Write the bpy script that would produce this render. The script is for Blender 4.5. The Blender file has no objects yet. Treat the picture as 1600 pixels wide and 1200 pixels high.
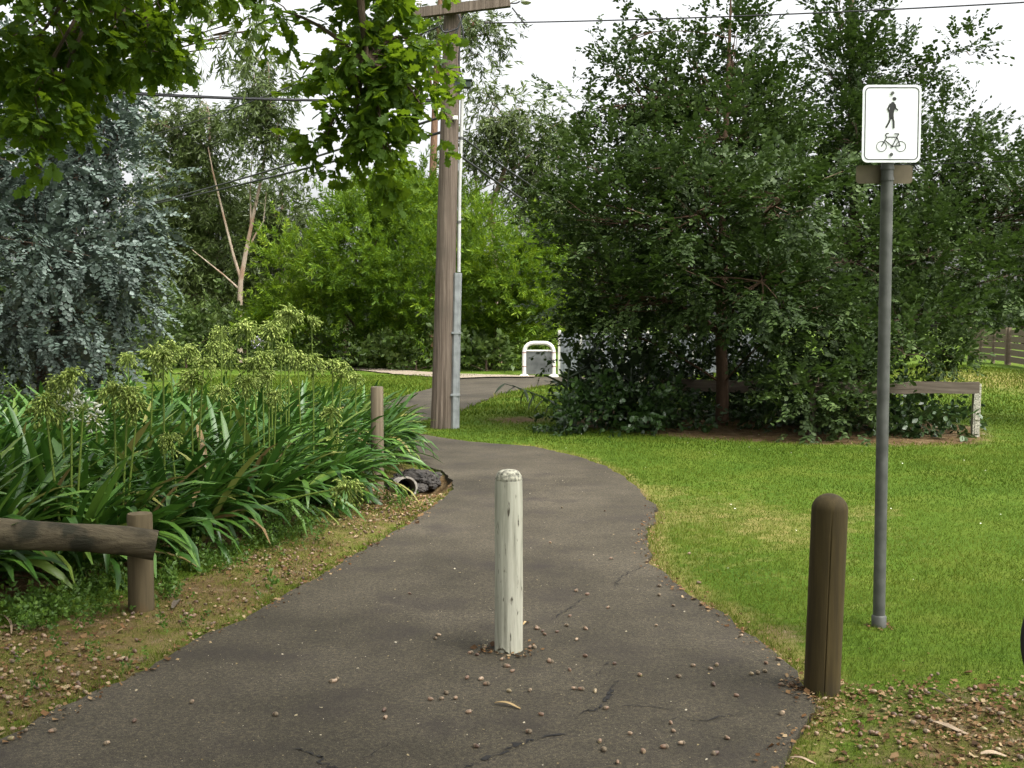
import bpy, math
import numpy as np
from mathutils import Vector, Matrix

S = bpy.context.scene
COL = S.collection
RAD = math.radians
rng = np.random.default_rng(11)

# ------------------------------------------------------------------ camera
CAMH, FPX, HORIZ = 1.6, 1688.0, 92.0
PITCH = math.atan(HORIZ / FPX)
cam_d = bpy.data.cameras.new('camera')
cam_d.sensor_width = 36.0
cam_d.lens = 36.0 * FPX / 1600.0
cam_d.clip_start, cam_d.clip_end = 0.05, 2000
cam = bpy.data.objects.new('camera', cam_d)
cam.location = (0, 0, CAMH)
cam.rotation_euler = (math.pi / 2 - PITCH, 0, 0)
COL.objects.link(cam)
S.camera = cam

# ------------------------------------------------------------------ sky, sun, exposure
SUN_EL, SUN_AZ = RAD(58), RAD(128)
world = bpy.data.worlds.new('World')
S.world = world
world.use_nodes = True
wn = world.node_tree
wn.nodes.clear()
sky = wn.nodes.new('ShaderNodeTexSky')
sky.sky_type = 'NISHITA'
sky.sun_disc = False
sky.sun_elevation, sky.sun_rotation = SUN_EL, SUN_AZ
sky.air_density, sky.dust_density, sky.ozone_density = 1.0, 7.0, 0.6
hs = wn.nodes.new('ShaderNodeHueSaturation')
hs.inputs['Saturation'].default_value = 0.10
bg = wn.nodes.new('ShaderNodeBackground')
bg.inputs['Strength'].default_value = 0.15
wo = wn.nodes.new('ShaderNodeOutputWorld')
wn.links.new(sky.outputs[0], hs.inputs['Color'])
wn.links.new(hs.outputs[0], bg.inputs['Color'])
wn.links.new(bg.outputs[0], wo.inputs['Surface'])

sun_d = bpy.data.lights.new('sun', 'SUN')
sun_d.energy, sun_d.angle, sun_d.color = 1.1, RAD(32), (1.0, 0.95, 0.86)
sun = bpy.data.objects.new('sun', sun_d)
to_sun = Vector((math.sin(SUN_AZ) * math.cos(SUN_EL), math.cos(SUN_AZ) * math.cos(SUN_EL), math.sin(SUN_EL)))
sun.rotation_euler = (-to_sun).to_track_quat('-Z', 'Y').to_euler()
sun.location = (8, -10, 20)
COL.objects.link(sun)

S.view_settings.view_transform = 'Standard'
S.view_settings.look = 'None'
S.view_settings.gamma = 1.0
S.view_settings.exposure = 1.55
S.render.engine = 'CYCLES'
S.cycles.max_bounces = 6
S.cycles.diffuse_bounces = 3
S.cycles.glossy_bounces = 2
S.cycles.transmission_bounces = 4
S.cycles.use_denoising = True

# ------------------------------------------------------------------ layout helpers
_f = np.array([0, math.cos(PITCH), -math.sin(PITCH)])
_u = np.array([0, math.sin(PITCH), math.cos(PITCH)])
_r = np.array([1.0, 0, 0])


def ray(px, py):
    return _f + (px - 800) / FPX * _r + (600 - py) / FPX * _u


def at(px, py, Y):
    d = ray(px, py)
    p = d * (Y / d[1])
    return np.array([p[0], p[1], p[2] + CAMH])


def gd(px, py, z=0.0):
    d = ray(px, py)
    p = d * ((z - CAMH) / d[2])
    return np.array([p[0], p[1], z])


def gp(pts, z=0.0):
    return np.array([gd(x, y, z)[:2] for x, y in pts])


def inside(P, poly):
    x, y = P[:, 0], P[:, 1]
    res = np.zeros(len(P), bool)
    n = len(poly)
    for i in range(n):
        x1, y1 = poly[i]
        x2, y2 = poly[(i + 1) % n]
        if y1 == y2:
            continue
        c = ((y1 > y) != (y2 > y)) & (x < (x2 - x1) * (y - y1) / (y2 - y1) + x1)
        res ^= c
    return res


def polydist(P, poly):
    best = np.full(len(P), 1e9)
    n = len(poly)
    for i in range(n):
        a, b = poly[i], poly[(i + 1) % n]
        ab = b - a
        t = np.clip(((P - a) @ ab) / max(ab @ ab, 1e-9), 0, 1)
        d = np.hypot(P[:, 0] - a[0] - t * ab[0], P[:, 1] - a[1] - t * ab[1])
        best = np.minimum(best, d)
    return best


def sdist(P, poly):
    d = polydist(P, poly)
    return np.where(inside(P, poly), -d, d)


def sstep(a, b, x):
    t = np.clip((x - a) / (b - a), 0, 1)
    return t * t * (3 - 2 * t)


_ph = rng.uniform(0, 6.28, (12, 3))
_kd = rng.normal(0, 1, (12, 2))


def vnoise(P, scale):
    out = np.zeros(len(P))
    for i in range(12):
        k = _kd[i] * (0.6 + 0.25 * i) / scale
        out += np.sin(P[:, 0] * k[0] + P[:, 1] * k[1] + _ph[i, 0]) / (1 + 0.25 * i)
    return out / 4.0


# ------------------------------------------------------------------ mesh helpers
class MB:
    def __init__(self):
        self.v, self.f, self.m = [], [], []

    def add(self, V, F, mi=0):
        o = len(self.v)
        self.v.extend([tuple(map(float, p)) for p in V])
        for f in F:
            self.f.append([int(i) + o for i in f])
            self.m.append(mi)
        return self

    def box(self, c, s, rot=None, mi=0):
        c = np.array(c, float)
        h = np.array(s, float) / 2
        V = np.array([[x, y, z] for x in (-1, 1) for y in (-1, 1) for z in (-1, 1)], float) * h
        if rot is not None:
            V = V @ np.array(rot).T
        F = [(0, 1, 3, 2), (4, 6, 7, 5), (0, 4, 5, 1), (2, 3, 7, 6), (0, 2, 6, 4), (1, 5, 7, 3)]
        return self.add(V + c, F, mi)

    def tube(self, pts, rad, n=8, cap=True, mi=0, jit=0.0):
        V, F = tube_vf(pts, rad, n, cap, jit)
        return self.add(V, F, mi)

    def lathe(self, prof, n=32, c=(0, 0, 0), mi=0, fr=None):
        V, F = [], []
        for (r, z) in prof:
            for k in range(n):
                a = 2 * math.pi * k / n
                rr = r * (fr(a, z) if fr else 1)
                V.append((c[0] + rr * math.cos(a), c[1] + rr * math.sin(a), c[2] + z))
        for i in range(len(prof) - 1):
            for k in range(n):
                k2 = (k + 1) % n
                F.append((i * n + k, i * n + k2, (i + 1) * n + k2, (i + 1) * n + k))
        F.append([(len(prof) - 1) * n + k for k in range(n)])
        F.append([n - 1 - k for k in range(n)])
        return self.add(V, F, mi)

    def mesh(self, name, mats, origin=None, smooth=False):
        me = bpy.data.meshes.new(name)
        V = np.array(self.v)
        if origin is not None:
            V = V - np.array(origin)
        me.from_pydata(V.tolist(), [], self.f)
        for m in (mats if isinstance(mats, (list, tuple)) else [mats]):
            me.materials.append(m)
        if max(self.m, default=0) > 0:
            me.polygons.foreach_set('material_index', self.m)
        if smooth:
            me.polygons.foreach_set('use_smooth', [True] * len(me.polygons))
            try:
                me.set_sharp_from_angle(angle=RAD(45))
            except Exception:
                pass
        me.update()
        return me

    def obj(self, name, mats, parent=None, smooth=False, **kw):
        org = np.array(parent_origin(parent)) if parent is not None else None
        me = self.mesh(name, mats, org, smooth)
        return link(name, me, parent, **kw)


def parent_origin(p):
    o = np.zeros(3)
    while p is not None:
        o += np.array(p.location)
        p = p.parent
    return o


def link(name, data, parent=None, label=None, cat=None, group=None, kind=None, loc=None):
    o = bpy.data.objects.new(name, data)
    COL.objects.link(o)
    if parent is not None:
        o.parent = parent
    if loc is not None:
        o.location = loc
    tag(o, label, cat, group, kind)
    return o


def tag(o, label=None, cat=None, group=None, kind=None):
    if label: o['label'] = label
    if cat: o['category'] = cat
    if group: o['group'] = group
    if kind: o['kind'] = kind
    return o


def thing(name, label, cat, loc, group=None):
    return link(name, None, None, label, cat, group, loc=tuple(float(c) for c in loc))


def tube_vf(pts, rad, n=8, cap=True, jit=0.0):
    P = np.array(pts, float)
    m = len(P)
    R = np.full(m, float(rad)) if np.isscalar(rad) else np.array(rad, float)
    T = np.gradient(P, axis=0)
    T /= np.linalg.norm(T, axis=1)[:, None] + 1e-9
    ref = np.array([0, 0, 1.0]) if abs(T[0][2]) < 0.9 else np.array([1.0, 0, 0])
    V, F = [], []
    b = np.cross(T[0], ref)
    for i in range(m):
        b = b - T[i] * (b @ T[i])
        b /= np.linalg.norm(b) + 1e-9
        c = np.cross(T[i], b)
        for k in range(n):
            a = 2 * math.pi * k / n
            rr = R[i] * (1 + (rng.uniform(-jit, jit) if jit else 0))
            V.append(P[i] + rr * (b * math.cos(a) + c * math.sin(a)))
    for i in range(m - 1):
        for k in range(n):
            k2 = (k + 1) % n
            F.append((i * n + k, i * n + k2, (i + 1) * n + k2, (i + 1) * n + k))
    if cap:
        F.append([(m - 1) * n + k for k in range(n)])
        F.append([n - 1 - k for k in range(n)])
    return np.array(V), F


def fast_mesh(name, V, F, mat, var=None, origin=None):
    """V (n,3), F (m,k) uniform faces, straight into a mesh."""
    if origin is not None:
        V = V - np.array(origin)
    me = bpy.data.meshes.new(name)
    nv, (nf, k) = len(V), F.shape
    me.vertices.add(nv)
    me.vertices.foreach_set('co', np.ascontiguousarray(V, np.float32).ravel())
    me.loops.add(nf * k)
    me.loops.foreach_set('vertex_index', np.ascontiguousarray(F, np.int32).ravel())
    me.polygons.add(nf)
    me.polygons.foreach_set('loop_start', np.arange(0, nf * k, k, dtype=np.int32))
    me.polygons.foreach_set('loop_total', np.full(nf, k, np.int32))
    if var is not None:
        a = me.attributes.new('var', 'FLOAT', 'POINT')
        a.data.foreach_set('value', np.ascontiguousarray(var, np.float32))
    me.materials.append(mat)
    me.update(calc_edges=True)
    return me


def scatter(TV, TF, pos, R, s):
    n, k = len(pos), len(TV)
    V = np.einsum('nij,kj->nki', R, TV) * np.asarray(s).reshape(-1, 1, 1) + pos[:, None, :]
    F = TF[None] + (np.arange(n) * k)[:, None, None]
    return V.reshape(-1, 3), F.reshape(-1, TF.shape[1])


def norm(a):
    return a / (np.linalg.norm(a, axis=-1, keepdims=True) + 1e-9)


def frames(d, up):
    """rotation with local y along d and local z near up."""
    y = norm(d)
    z = norm(up - y * np.sum(up * y, -1, keepdims=True))
    x = np.cross(y, z)
    return np.stack([x, y, z], axis=-1)


# ------------------------------------------------------------------ materials
def nodes(name):
    m = bpy.data.materials.new(name)
    m.use_nodes = True
    nt = m.node_tree
    nt.nodes.clear()
    out = nt.nodes.new('ShaderNodeOutputMaterial')
    b = nt.nodes.new('ShaderNodeBsdfPrincipled')
    nt.links.new(b.outputs[0], out.inputs['Surface'])
    return m, nt, b, out


def tex(nt, kind, scale, coord='Object', stretch=None, **kw):
    tc = nt.nodes.new('ShaderNodeTexCoord')
    t = nt.nodes.new(kind)
    src = tc.outputs[coord]
    if stretch:
        mp = nt.nodes.new('ShaderNodeMapping')
        mp.inputs['Scale'].default_value = stretch
        nt.links.new(src, mp.inputs['Vector'])
        src = mp.outputs[0]
    nt.links.new(src, t.inputs['Vector'])
    t.inputs['Scale'].default_value = scale
    for k, v in kw.items():
        t.inputs[k].default_value = v
    return t


def ramp(nt, src, stops):
    r = nt.nodes.new('ShaderNodeValToRGB')
    e = r.color_ramp.elements
    while len(e) > 1:
        e.remove(e[-1])
    e[0].position, e[0].color = stops[0][0], (*stops[0][1], 1)
    for p, c in stops[1:]:
        n = e.new(p)
        n.color = (*c, 1)
    nt.links.new(src, r.inputs['Fac'])
    return r


def mixc(nt, fac, a, b, mode='MIX'):
    m = nt.nodes.new('ShaderNodeMix')
    m.data_type = 'RGBA'
    m.blend_type = mode
    for sock, val in ((m.inputs[0], fac), (m.inputs[6], a), (m.inputs[7], b)):
        if hasattr(val, 'is_linked') or hasattr(val, 'links'):
            nt.links.new(val, sock)
        elif isinstance(val, tuple):
            sock.default_value = (*val, 1)
        else:
            sock.default_value = val
    return m.outputs[2]


def bump(nt, b, src, strength=0.5, dist=0.01):
    bp = nt.nodes.new('ShaderNodeBump')
    bp.inputs['Strength'].default_value = strength
    bp.inputs['Distance'].default_value = dist
    nt.links.new(src, bp.inputs['Height'])
    nt.links.new(bp.outputs[0], b.inputs['Normal'])


def attr(nt, name):
    a = nt.nodes.new('ShaderNodeAttribute')
    a.attribute_name = name
    return a


def leaf_mat(name, stops, trans=0.3, tcol=None, rough=0.5, spec=0.35):
    m, nt, b, out = nodes(name)
    a = attr(nt, 'var')
    r = ramp(nt, a.outputs['Fac'], stops)
    nt.links.new(r.outputs[0], b.inputs['Base Color'])
    b.inputs['Roughness'].default_value = rough
    b.inputs['Specular IOR Level'].default_value = spec
    if trans:
        t = nt.nodes.new('ShaderNodeBsdfTranslucent')
        if tcol:
            tint = mixc(nt, 0.55, r.outputs[0], tcol)
            nt.links.new(tint, t.inputs['Color'])
        else:
            nt.links.new(r.outputs[0], t.inputs['Color'])
        mx = nt.nodes.new('ShaderNodeMixShader')
        mx.inputs[0].default_value = trans
        nt.links.new(b.outputs[0], mx.inputs[1])
        nt.links.new(t.outputs[0], mx.inputs[2])
        nt.links.new(mx.outputs[0], out.inputs['Surface'])
    return m


def wood(name, stops, scale=6, stretch=(8, 8, 0.7), bstr=0.5, rough=0.85, blotch=None, bd=0.006, bstretch=None):
    m, nt, b, out = nodes(name)
    n1 = tex(nt, 'ShaderNodeTexNoise', scale, stretch=stretch, Detail=8.0, Roughness=0.65)
    c = ramp(nt, n1.outputs['Fac'], stops).outputs[0]
    if blotch:
        n2 = tex(nt, 'ShaderNodeTexNoise', blotch[0], stretch=bstretch, Detail=4.0)
        f = ramp(nt, n2.outputs['Fac'], [(blotch[2], (0, 0, 0)), (blotch[3], (1, 1, 1))])
        c = mixc(nt, f.outputs[0], c, blotch[1])
    nt.links.new(c, b.inputs['Base Color'])
    b.inputs['Roughness'].default_value = rough
    b.inputs['Specular IOR Level'].default_value = 0.25
    bump(nt, b, n1.outputs['Fac'], bstr, bd)
    return m


def plain(name, col, rough=0.6, metal=0.0, var=0.12, scale=8, spec=0.4, bstr=0.0):
    m, nt, b, out = nodes(name)
    n1 = tex(nt, 'ShaderNodeTexNoise', scale, Detail=6.0)
    lo = tuple(c * (1 - var * 1.6) for c in col)
    hi = tuple(min(1, c * (1 + var * 1.4)) for c in col)
    r = ramp(nt, n1.outputs['Fac'], [(0.3, lo), (0.7, hi)])
    nt.links.new(r.outputs[0], b.inputs['Base Color'])
    b.inputs['Roughness'].default_value = rough
    b.inputs['Metallic'].default_value = metal
    b.inputs['Specular IOR Level'].default_value = spec
    if bstr:
        bump(nt, b, n1.outputs['Fac'], bstr, 0.01)
    return m


M = {}


def asphalt_mat(name, k=1.0):
    m, nt, b, out = nodes(name)
    big = tex(nt, 'ShaderNodeTexNoise', 0.8, Detail=8.0, Roughness=0.68)
    base = ramp(nt, big.outputs['Fac'], [(0.30, (0.040 * k, 0.033 * k, 0.019 * k)), (0.48, (0.078 * k, 0.065 * k, 0.042 * k)), (0.68, (0.12 * k, 0.101 * k, 0.07 * k))]).outputs[0]
    fine = tex(nt, 'ShaderNodeTexNoise', 190, Detail=3.0, Roughness=0.7)
    fr = ramp(nt, fine.outputs['Fac'], [(0.32, (0.25, 0.25, 0.25)), (0.68, (1.8, 1.8, 1.75))]).outputs[0]
    c = mixc(nt, 1.0, base, fr, 'MULTIPLY')
    mid = tex(nt, 'ShaderNodeTexNoise', 52, Detail=5.0, Roughness=0.75)
    mr = ramp(nt, mid.outputs['Fac'], [(0.3, (0.42, 0.42, 0.4)), (0.5, (1.0, 1.0, 1.0)), (0.7, (1.85, 1.8, 1.7))]).outputs[0]
    c = mixc(nt, 1.0, c, mr, 'MULTIPLY')
    vor = tex(nt, 'ShaderNodeTexVoronoi', 60)
    sp = ramp(nt, vor.outputs['Distance'], [(0.05, (1, 1, 1)), (0.16, (0, 0, 0))]).outputs[0]
    spn = tex(nt, 'ShaderNodeTexNoise', 23, Detail=1.0)
    sm = mixc(nt, 1.0, sp, ramp(nt, spn.outputs['Fac'], [(0.5, (0, 0, 0)), (0.6, (0.9, 0.9, 0.9))]).outputs[0], 'MULTIPLY')
    c = mixc(nt, sm, c, (0.2, 0.18, 0.14))
    st = tex(nt, 'ShaderNodeTexNoise', 2.2, Detail=6.0)
    sf = ramp(nt, st.outputs['Fac'], [(0.52, (0, 0, 0)), (0.7, (0.7, 0.7, 0.7))]).outputs[0]
    c = mixc(nt, sf, c, (0.045 * k, 0.035 * k, 0.027 * k))
    nt.links.new(c, b.inputs['Base Color'])
    b.inputs['Roughness'].default_value = 0.82
    b.inputs['Specular IOR Level'].default_value = 0.3
    bump(nt, b, fine.outputs['Fac'], 0.6, 0.006)
    return m


M['asphalt'] = asphalt_mat('asphalt', 0.52)
M['asphalt_broken'] = asphalt_mat('asphalt_broken', 0.55)


def ground_mat():
    m, nt, b, out = nodes('lawn_ground')
    soil, dry = attr(nt, 'soil'), attr(nt, 'dry')
    n1 = tex(nt, 'ShaderNodeTexNoise', 1.1, Detail=7.0, Roughness=0.65)
    n2 = tex(nt, 'ShaderNodeTexNoise', 45, Detail=4.0, Roughness=0.7)
    n3 = tex(nt, 'ShaderNodeTexNoise', 6, Detail=6.0, Roughness=0.7)
    g = ramp(nt, n1.outputs['Fac'], [(0.3, (0.04, 0.08, 0.007)), (0.5, (0.062, 0.105, 0.010)), (0.72, (0.10, 0.122, 0.018))]).outputs[0]
    fm = ramp(nt, n2.outputs['Fac'], [(0.25, (0.55, 0.55, 0.5)), (0.75, (1.4, 1.4, 1.3))]).outputs[0]
    g = mixc(nt, 1.0, g, fm, 'MULTIPLY')
    sc = ramp(nt, n3.outputs['Fac'], [(0.3, (0.035, 0.023, 0.011)), (0.45, (0.075, 0.046, 0.02)), (0.58, (0.115, 0.08, 0.042)), (0.7, (0.17, 0.135, 0.088))]).outputs[0]
    sc = mixc(nt, 0.7, sc, fm, 'MULTIPLY')
    dc = ramp(nt, n3.outputs['Fac'], [(0.3, (0.14, 0.12, 0.03)), (0.7, (0.26, 0.21, 0.08))]).outputs[0]

    def breakup(a, lo, hi, w=0.8):
        ad = nt.nodes.new('ShaderNodeMath'); ad.operation = 'MULTIPLY_ADD'
        nt.links.new(n3.outputs['Fac'], ad.inputs[0])
        ad.inputs[1].default_value = w
        nt.links.new(a, ad.inputs[2])
        return ramp(nt, ad.outputs[0], [(lo, (0, 0, 0)), (hi, (1, 1, 1))]).outputs[0]
    c = mixc(nt, breakup(dry.outputs['Fac'], 0.6, 0.95), g, dc)
    c = mixc(nt, breakup(soil.outputs['Fac'], 0.62, 0.92), c, sc)
    nt.links.new(c, b.inputs['Base Color'])
    b.inputs['Roughness'].default_value = 0.95
    b.inputs['Specular IOR Level'].default_value = 0.1
    bump(nt, b, n2.outputs['Fac'], 0.9, 0.02)
    return m


M['ground'] = ground_mat()
M['gravel'] = plain('pale_gravel', (0.22, 0.18, 0.13), 0.95, var=0.3, scale=30, bstr=0.6)
M['blade'] = leaf_mat('grass_blade', [(0.0, (0.038, 0.076, 0.006)), (0.4, (0.078, 0.118, 0.010)), (0.75, (0.125, 0.15, 0.020)), (1.0, (0.19, 0.165, 0.05))], 0.35, rough=0.7, spec=0.08)
M['oak_leaf'] = leaf_mat('oak_leaf', [(0.0, (0.035, 0.07, 0.010)), (0.5, (0.065, 0.125, 0.014)), (1.0, (0.12, 0.19, 0.022))], 0.5, (0.22, 0.33, 0.008), 0.6, 0.15)
M['dark_leaf'] = leaf_mat('dark_oak_leaf', [(0.0, (0.020, 0.036, 0.010)), (0.5, (0.042, 0.072, 0.018)), (1.0, (0.108, 0.155, 0.048))], 0.2, (0.06, 0.11, 0.012), 0.55, 0.22)
M['blue_leaf'] = leaf_mat('blue_gum_leaf', [(0.0, (0.034, 0.054, 0.036)), (0.5, (0.08, 0.112, 0.088)), (1.0, (0.185, 0.23, 0.2))], 0.12, None, 0.5, 0.35)
M['gum_leaf'] = leaf_mat('gum_leaf', [(0.0, (0.04, 0.062, 0.013)), (0.5, (0.075, 0.11, 0.025)), (1.0, (0.14, 0.18, 0.05))], 0.25, None, 0.45, 0.4)
M['wattle_leaf'] = leaf_mat('wattle_leaf', [(0.0, (0.022, 0.055, 0.006)), (0.4, (0.062, 0.125, 0.009)), (0.7, (0.125, 0.205, 0.013)), (1.0, (0.24, 0.31, 0.02))], 0.35, (0.18, 0.28, 0.01), 0.55, 0.2)
M['scrub_leaf'] = leaf_mat('scrub_leaf', [(0.0, (0.03, 0.055, 0.012)), (0.5, (0.055, 0.09, 0.018)), (1.0, (0.10, 0.14, 0.03))], 0.25, None, 0.5, 0.3)
M['ivy_leaf'] = leaf_mat('ivy_leaf', [(0.0, (0.014, 0.03, 0.008)), (0.5, (0.027, 0.058, 0.013)), (1.0, (0.055, 0.10, 0.02))], 0.2, None, 0.4, 0.5)
M['canna_leaf'] = leaf_mat('canna_leaf', [(0.0, (0.018, 0.03, 0.014)), (0.5, (0.03, 0.045, 0.022)), (1.0, (0.05, 0.07, 0.03))], 0.15, None, 0.35, 0.5)
M['weed_leaf'] = leaf_mat('weed_leaf', [(0.0, (0.035, 0.075, 0.01)), (0.5, (0.065, 0.13, 0.016)), (1.0, (0.12, 0.2, 0.025))], 0.3, None, 0.5)
M['pod'] = leaf_mat('agapanthus_pod', [(0.0, (0.11, 0.16, 0.022)), (0.5, (0.2, 0.27, 0.045)), (1.0, (0.36, 0.42, 0.11))], 0.25, None, 0.5)
M['petal_white'] = leaf_mat('agapanthus_white', [(0.0, (0.2, 0.24, 0.1)), (0.5, (0.42, 0.44, 0.34)), (1.0, (0.62, 0.63, 0.56))], 0.3, None, 0.6)
M['petal_mauve'] = leaf_mat('agapanthus_mauve', [(0.0, (0.2, 0.23, 0.1)), (0.6, (0.34, 0.32, 0.36)), (1.0, (0.5, 0.46, 0.6))], 0.3, None, 0.6)


def strap_mat():
    m, nt, b, out = nodes('agapanthus_leaf')
    oi = nt.nodes.new('ShaderNodeObjectInfo')
    a = attr(nt, 'var')
    ad = nt.nodes.new('ShaderNodeMath'); ad.operation = 'ADD'
    nt.links.new(oi.outputs['Random'], ad.inputs[0]); nt.links.new(a.outputs['Fac'], ad.inputs[1])
    fr = nt.nodes.new('ShaderNodeMath'); fr.operation = 'FRACT'
    nt.links.new(ad.outputs[0], fr.inputs[0])
    c = ramp(nt, fr.outputs[0], [(0.0, (0.02, 0.06, 0.008)), (0.5, (0.038, 0.10, 0.012)), (0.88, (0.075, 0.155, 0.02)), (0.955, (0.13, 0.18, 0.03)), (0.985, (0.22, 0.19, 0.06)), (1.0, (0.17, 0.11, 0.05))]).outputs[0]
    nt.links.new(c, b.inputs['Base Color'])
    b.inputs['Roughness'].default_value = 0.4
    b.inputs['Specular IOR Level'].default_value = 0.38
    t = nt.nodes.new('ShaderNodeBsdfTranslucent')
    nt.links.new(c, t.inputs['Color'])
    mx = nt.nodes.new('ShaderNodeMixShader'); mx.inputs[0].default_value = 0.2
    nt.links.new(b.outputs[0], mx.inputs[1]); nt.links.new(t.outputs[0], mx.inputs[2])
    nt.links.new(mx.outputs[0], out.inputs['Surface'])
    return m


M['strap'] = strap_mat()
M['bark_dark'] = wood('dark_bark', [(0.3, (0.045, 0.032, 0.022)), (0.7, (0.13, 0.09, 0.06))], 5, (3, 3, 0.8), 0.9, bd=0.03)
M['bark_oak'] = wood('oak_bark', [(0.3, (0.05, 0.03, 0.018)), (0.7, (0.115, 0.07, 0.042))], 5, (3, 3, 0.8), 0.8, bd=0.03)
M['bark_brown'] = wood('brown_bark', [(0.3, (0.10, 0.055, 0.032)), (0.7, (0.22, 0.13, 0.08))], 5, (3, 3, 0.8), 0.8, bd=0.03)
M['bark_pale'] = wood('pale_gum_bark', [(0.3, (0.17, 0.12, 0.08)), (0.5, (0.28, 0.22, 0.16)), (0.75, (0.42, 0.37, 0.3))], 2, (2, 2, 0.3), 0.4, blotch=(0.6, (0.22, 0.12, 0.07), 0.52, 0.62), bd=0.02)
M['pole_wood'] = wood('weathered_pole_wood', [(0.25, (0.035, 0.025, 0.018)), (0.4, (0.09, 0.068, 0.05)), (0.58, (0.15, 0.118, 0.09)), (0.8, (0.21, 0.17, 0.135))], 3.5, (13, 13, 0.3), 1.0, blotch=(1.3, (0.09, 0.072, 0.055), 0.5, 0.7), bd=0.02)
M['pine_brown'] = wood('treated_pine_brown', [(0.3, (0.022, 0.0155, 0.005)), (0.55, (0.045, 0.032, 0.010)), (0.8, (0.075, 0.054, 0.019))], 7, (6, 6, 0.3), 0.3, blotch=(2.5, (0.022, 0.017, 0.009), 0.5, 0.8))
M['pine_grey'] = wood('weathered_pine_grey', [(0.3, (0.075, 0.056, 0.035)), (0.6, (0.13, 0.104, 0.068)), (0.8, (0.19, 0.155, 0.105))], 6, (6, 6, 0.3), 0.5)
M['pine_post'] = wood('treated_pine_post', [(0.3, (0.05, 0.038, 0.019)), (0.6, (0.088, 0.068, 0.036)), (0.8, (0.125, 0.098, 0.055))], 6, (6, 6, 0.3), 0.5, blotch=(3, (0.10, 0.055, 0.02), 0.55, 0.75))
M['log'] = wood('old_log', [(0.3, (0.032, 0.025, 0.014)), (0.55, (0.062, 0.05, 0.029)), (0.8, (0.105, 0.088, 0.055))], 5, (0.5, 5, 5), 0.8, blotch=(6, (0.016, 0.015, 0.008), 0.5, 0.62), bd=0.02)
M['rail_wood'] = wood('weathered_plank', [(0.3, (0.055, 0.042, 0.03)), (0.6, (0.105, 0.086, 0.064)), (0.8, (0.16, 0.135, 0.10))], 5, (0.4, 6, 6), 0.6, bd=0.01)
M['fence_wood'] = wood('fence_plank', [(0.3, (0.13, 0.10, 0.07)), (0.6, (0.21, 0.165, 0.12)), (0.8, (0.28, 0.23, 0.18))], 4, (0.4, 5, 5), 0.5)
M['white_post'] = wood('worn_white_paint', [(0.3, (0.09, 0.085, 0.06)), (0.37, (0.25, 0.245, 0.19)), (0.55, (0.365, 0.358, 0.285)), (0.8, (0.43, 0.42, 0.345))], 7, (5, 5, 0.35), 0.5, 0.7, blotch=(24, (0.07, 0.06, 0.042), 0.63, 0.70), bstretch=(2.2, 2.2, 0.5))
M['white_top'] = plain('worn_white_top', (0.28, 0.27, 0.21), 0.85, var=0.5, scale=60, bstr=0.7)
M['rot'] = plain('rotten_wood', (0.03, 0.02, 0.013), 0.95, var=0.4, scale=40, bstr=0.8)
M['steel'] = plain('galvanised_steel', (0.088, 0.09, 0.082), 0.55, 0.3, 0.2, 14)
M['guard'] = plain('galvanised_guard', (0.26, 0.275, 0.275), 0.5, 0.25, 0.15, 9)
M['plate_back'] = plain('plate_back', (0.13, 0.105, 0.065), 0.55, 0.3, 0.15, 10)
M['sign_white'] = plain('sign_white', (0.84, 0.86, 0.88), 0.45, 0, 0.03, 4)
M['sign_black'] = plain('sign_black', (0.02, 0.02, 0.018), 0.5, 0, 0.1, 8)
M['white_paint'] = plain('white_paint', (0.6, 0.59, 0.53), 0.5, 0, 0.08, 6)
M['red_paint'] = plain('red_tape', (0.16, 0.035, 0.03), 0.5)
M['mesh_panel'] = plain('grey_mesh_panel', (0.085, 0.092, 0.085), 0.6, 0.2, 0.25, 4)
M['pale_sheet'] = plain('pale_sheet', (0.2, 0.215, 0.225), 0.55, 0.1, 0.15, 2)
M['pvc'] = plain('white_conduit', (0.42, 0.42, 0.4), 0.5, 0, 0.08, 6)
M['box_green'] = plain('dark_box', (0.03, 0.045, 0.035), 0.6)
M['wire'] = plain('cable_black', (0.022, 0.022, 0.024), 0.6)
M['ceramic'] = plain('ceramic', (0.7, 0.69, 0.64), 0.3, 0, 0.05)
M['rubber'] = plain('black_rubber', (0.012, 0.012, 0.013), 0.75)
M['bike_paint'] = plain('bike_paint', (0.02, 0.025, 0.05), 0.3, 0.0, 0.05)
M['concrete'] = plain('pipe_concrete', (0.22, 0.2, 0.17), 0.85, 0, 0.25, 20, bstr=0.4)
M['rock'] = plain('dark_rubble', (0.032, 0.028, 0.024), 0.9, 0, 0.5, 14, bstr=0.9)
M['acorn'] = plain('acorn_nut', (0.25, 0.15, 0.10), 0.4, 0, 0.3, 25)
def acorn_mat():
    m, nt, b, out = nodes('acorn_nut')
    g = nt.nodes.new('ShaderNodeNewGeometry'); oi = nt.nodes.new('ShaderNodeObjectInfo')
    ad = nt.nodes.new('ShaderNodeMath'); ad.operation = 'ADD'
    nt.links.new(g.outputs['Random Per Island'], ad.inputs[0]); nt.links.new(oi.outputs['Random'], ad.inputs[1])
    fr = nt.nodes.new('ShaderNodeMath'); fr.operation = 'FRACT'
    nt.links.new(ad.outputs[0], fr.inputs[0])
    c = ramp(nt, fr.outputs[0], [(0.0, (0.06, 0.034, 0.022)), (0.3, (0.13, 0.075, 0.044)), (0.65, (0.2, 0.128, 0.08)), (0.85, (0.28, 0.205, 0.13)), (1.0, (0.17, 0.15, 0.06))]).outputs[0]
    nt.links.new(c, b.inputs['Base Color'])
    b.inputs['Roughness'].default_value = 0.45
    return m


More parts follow.
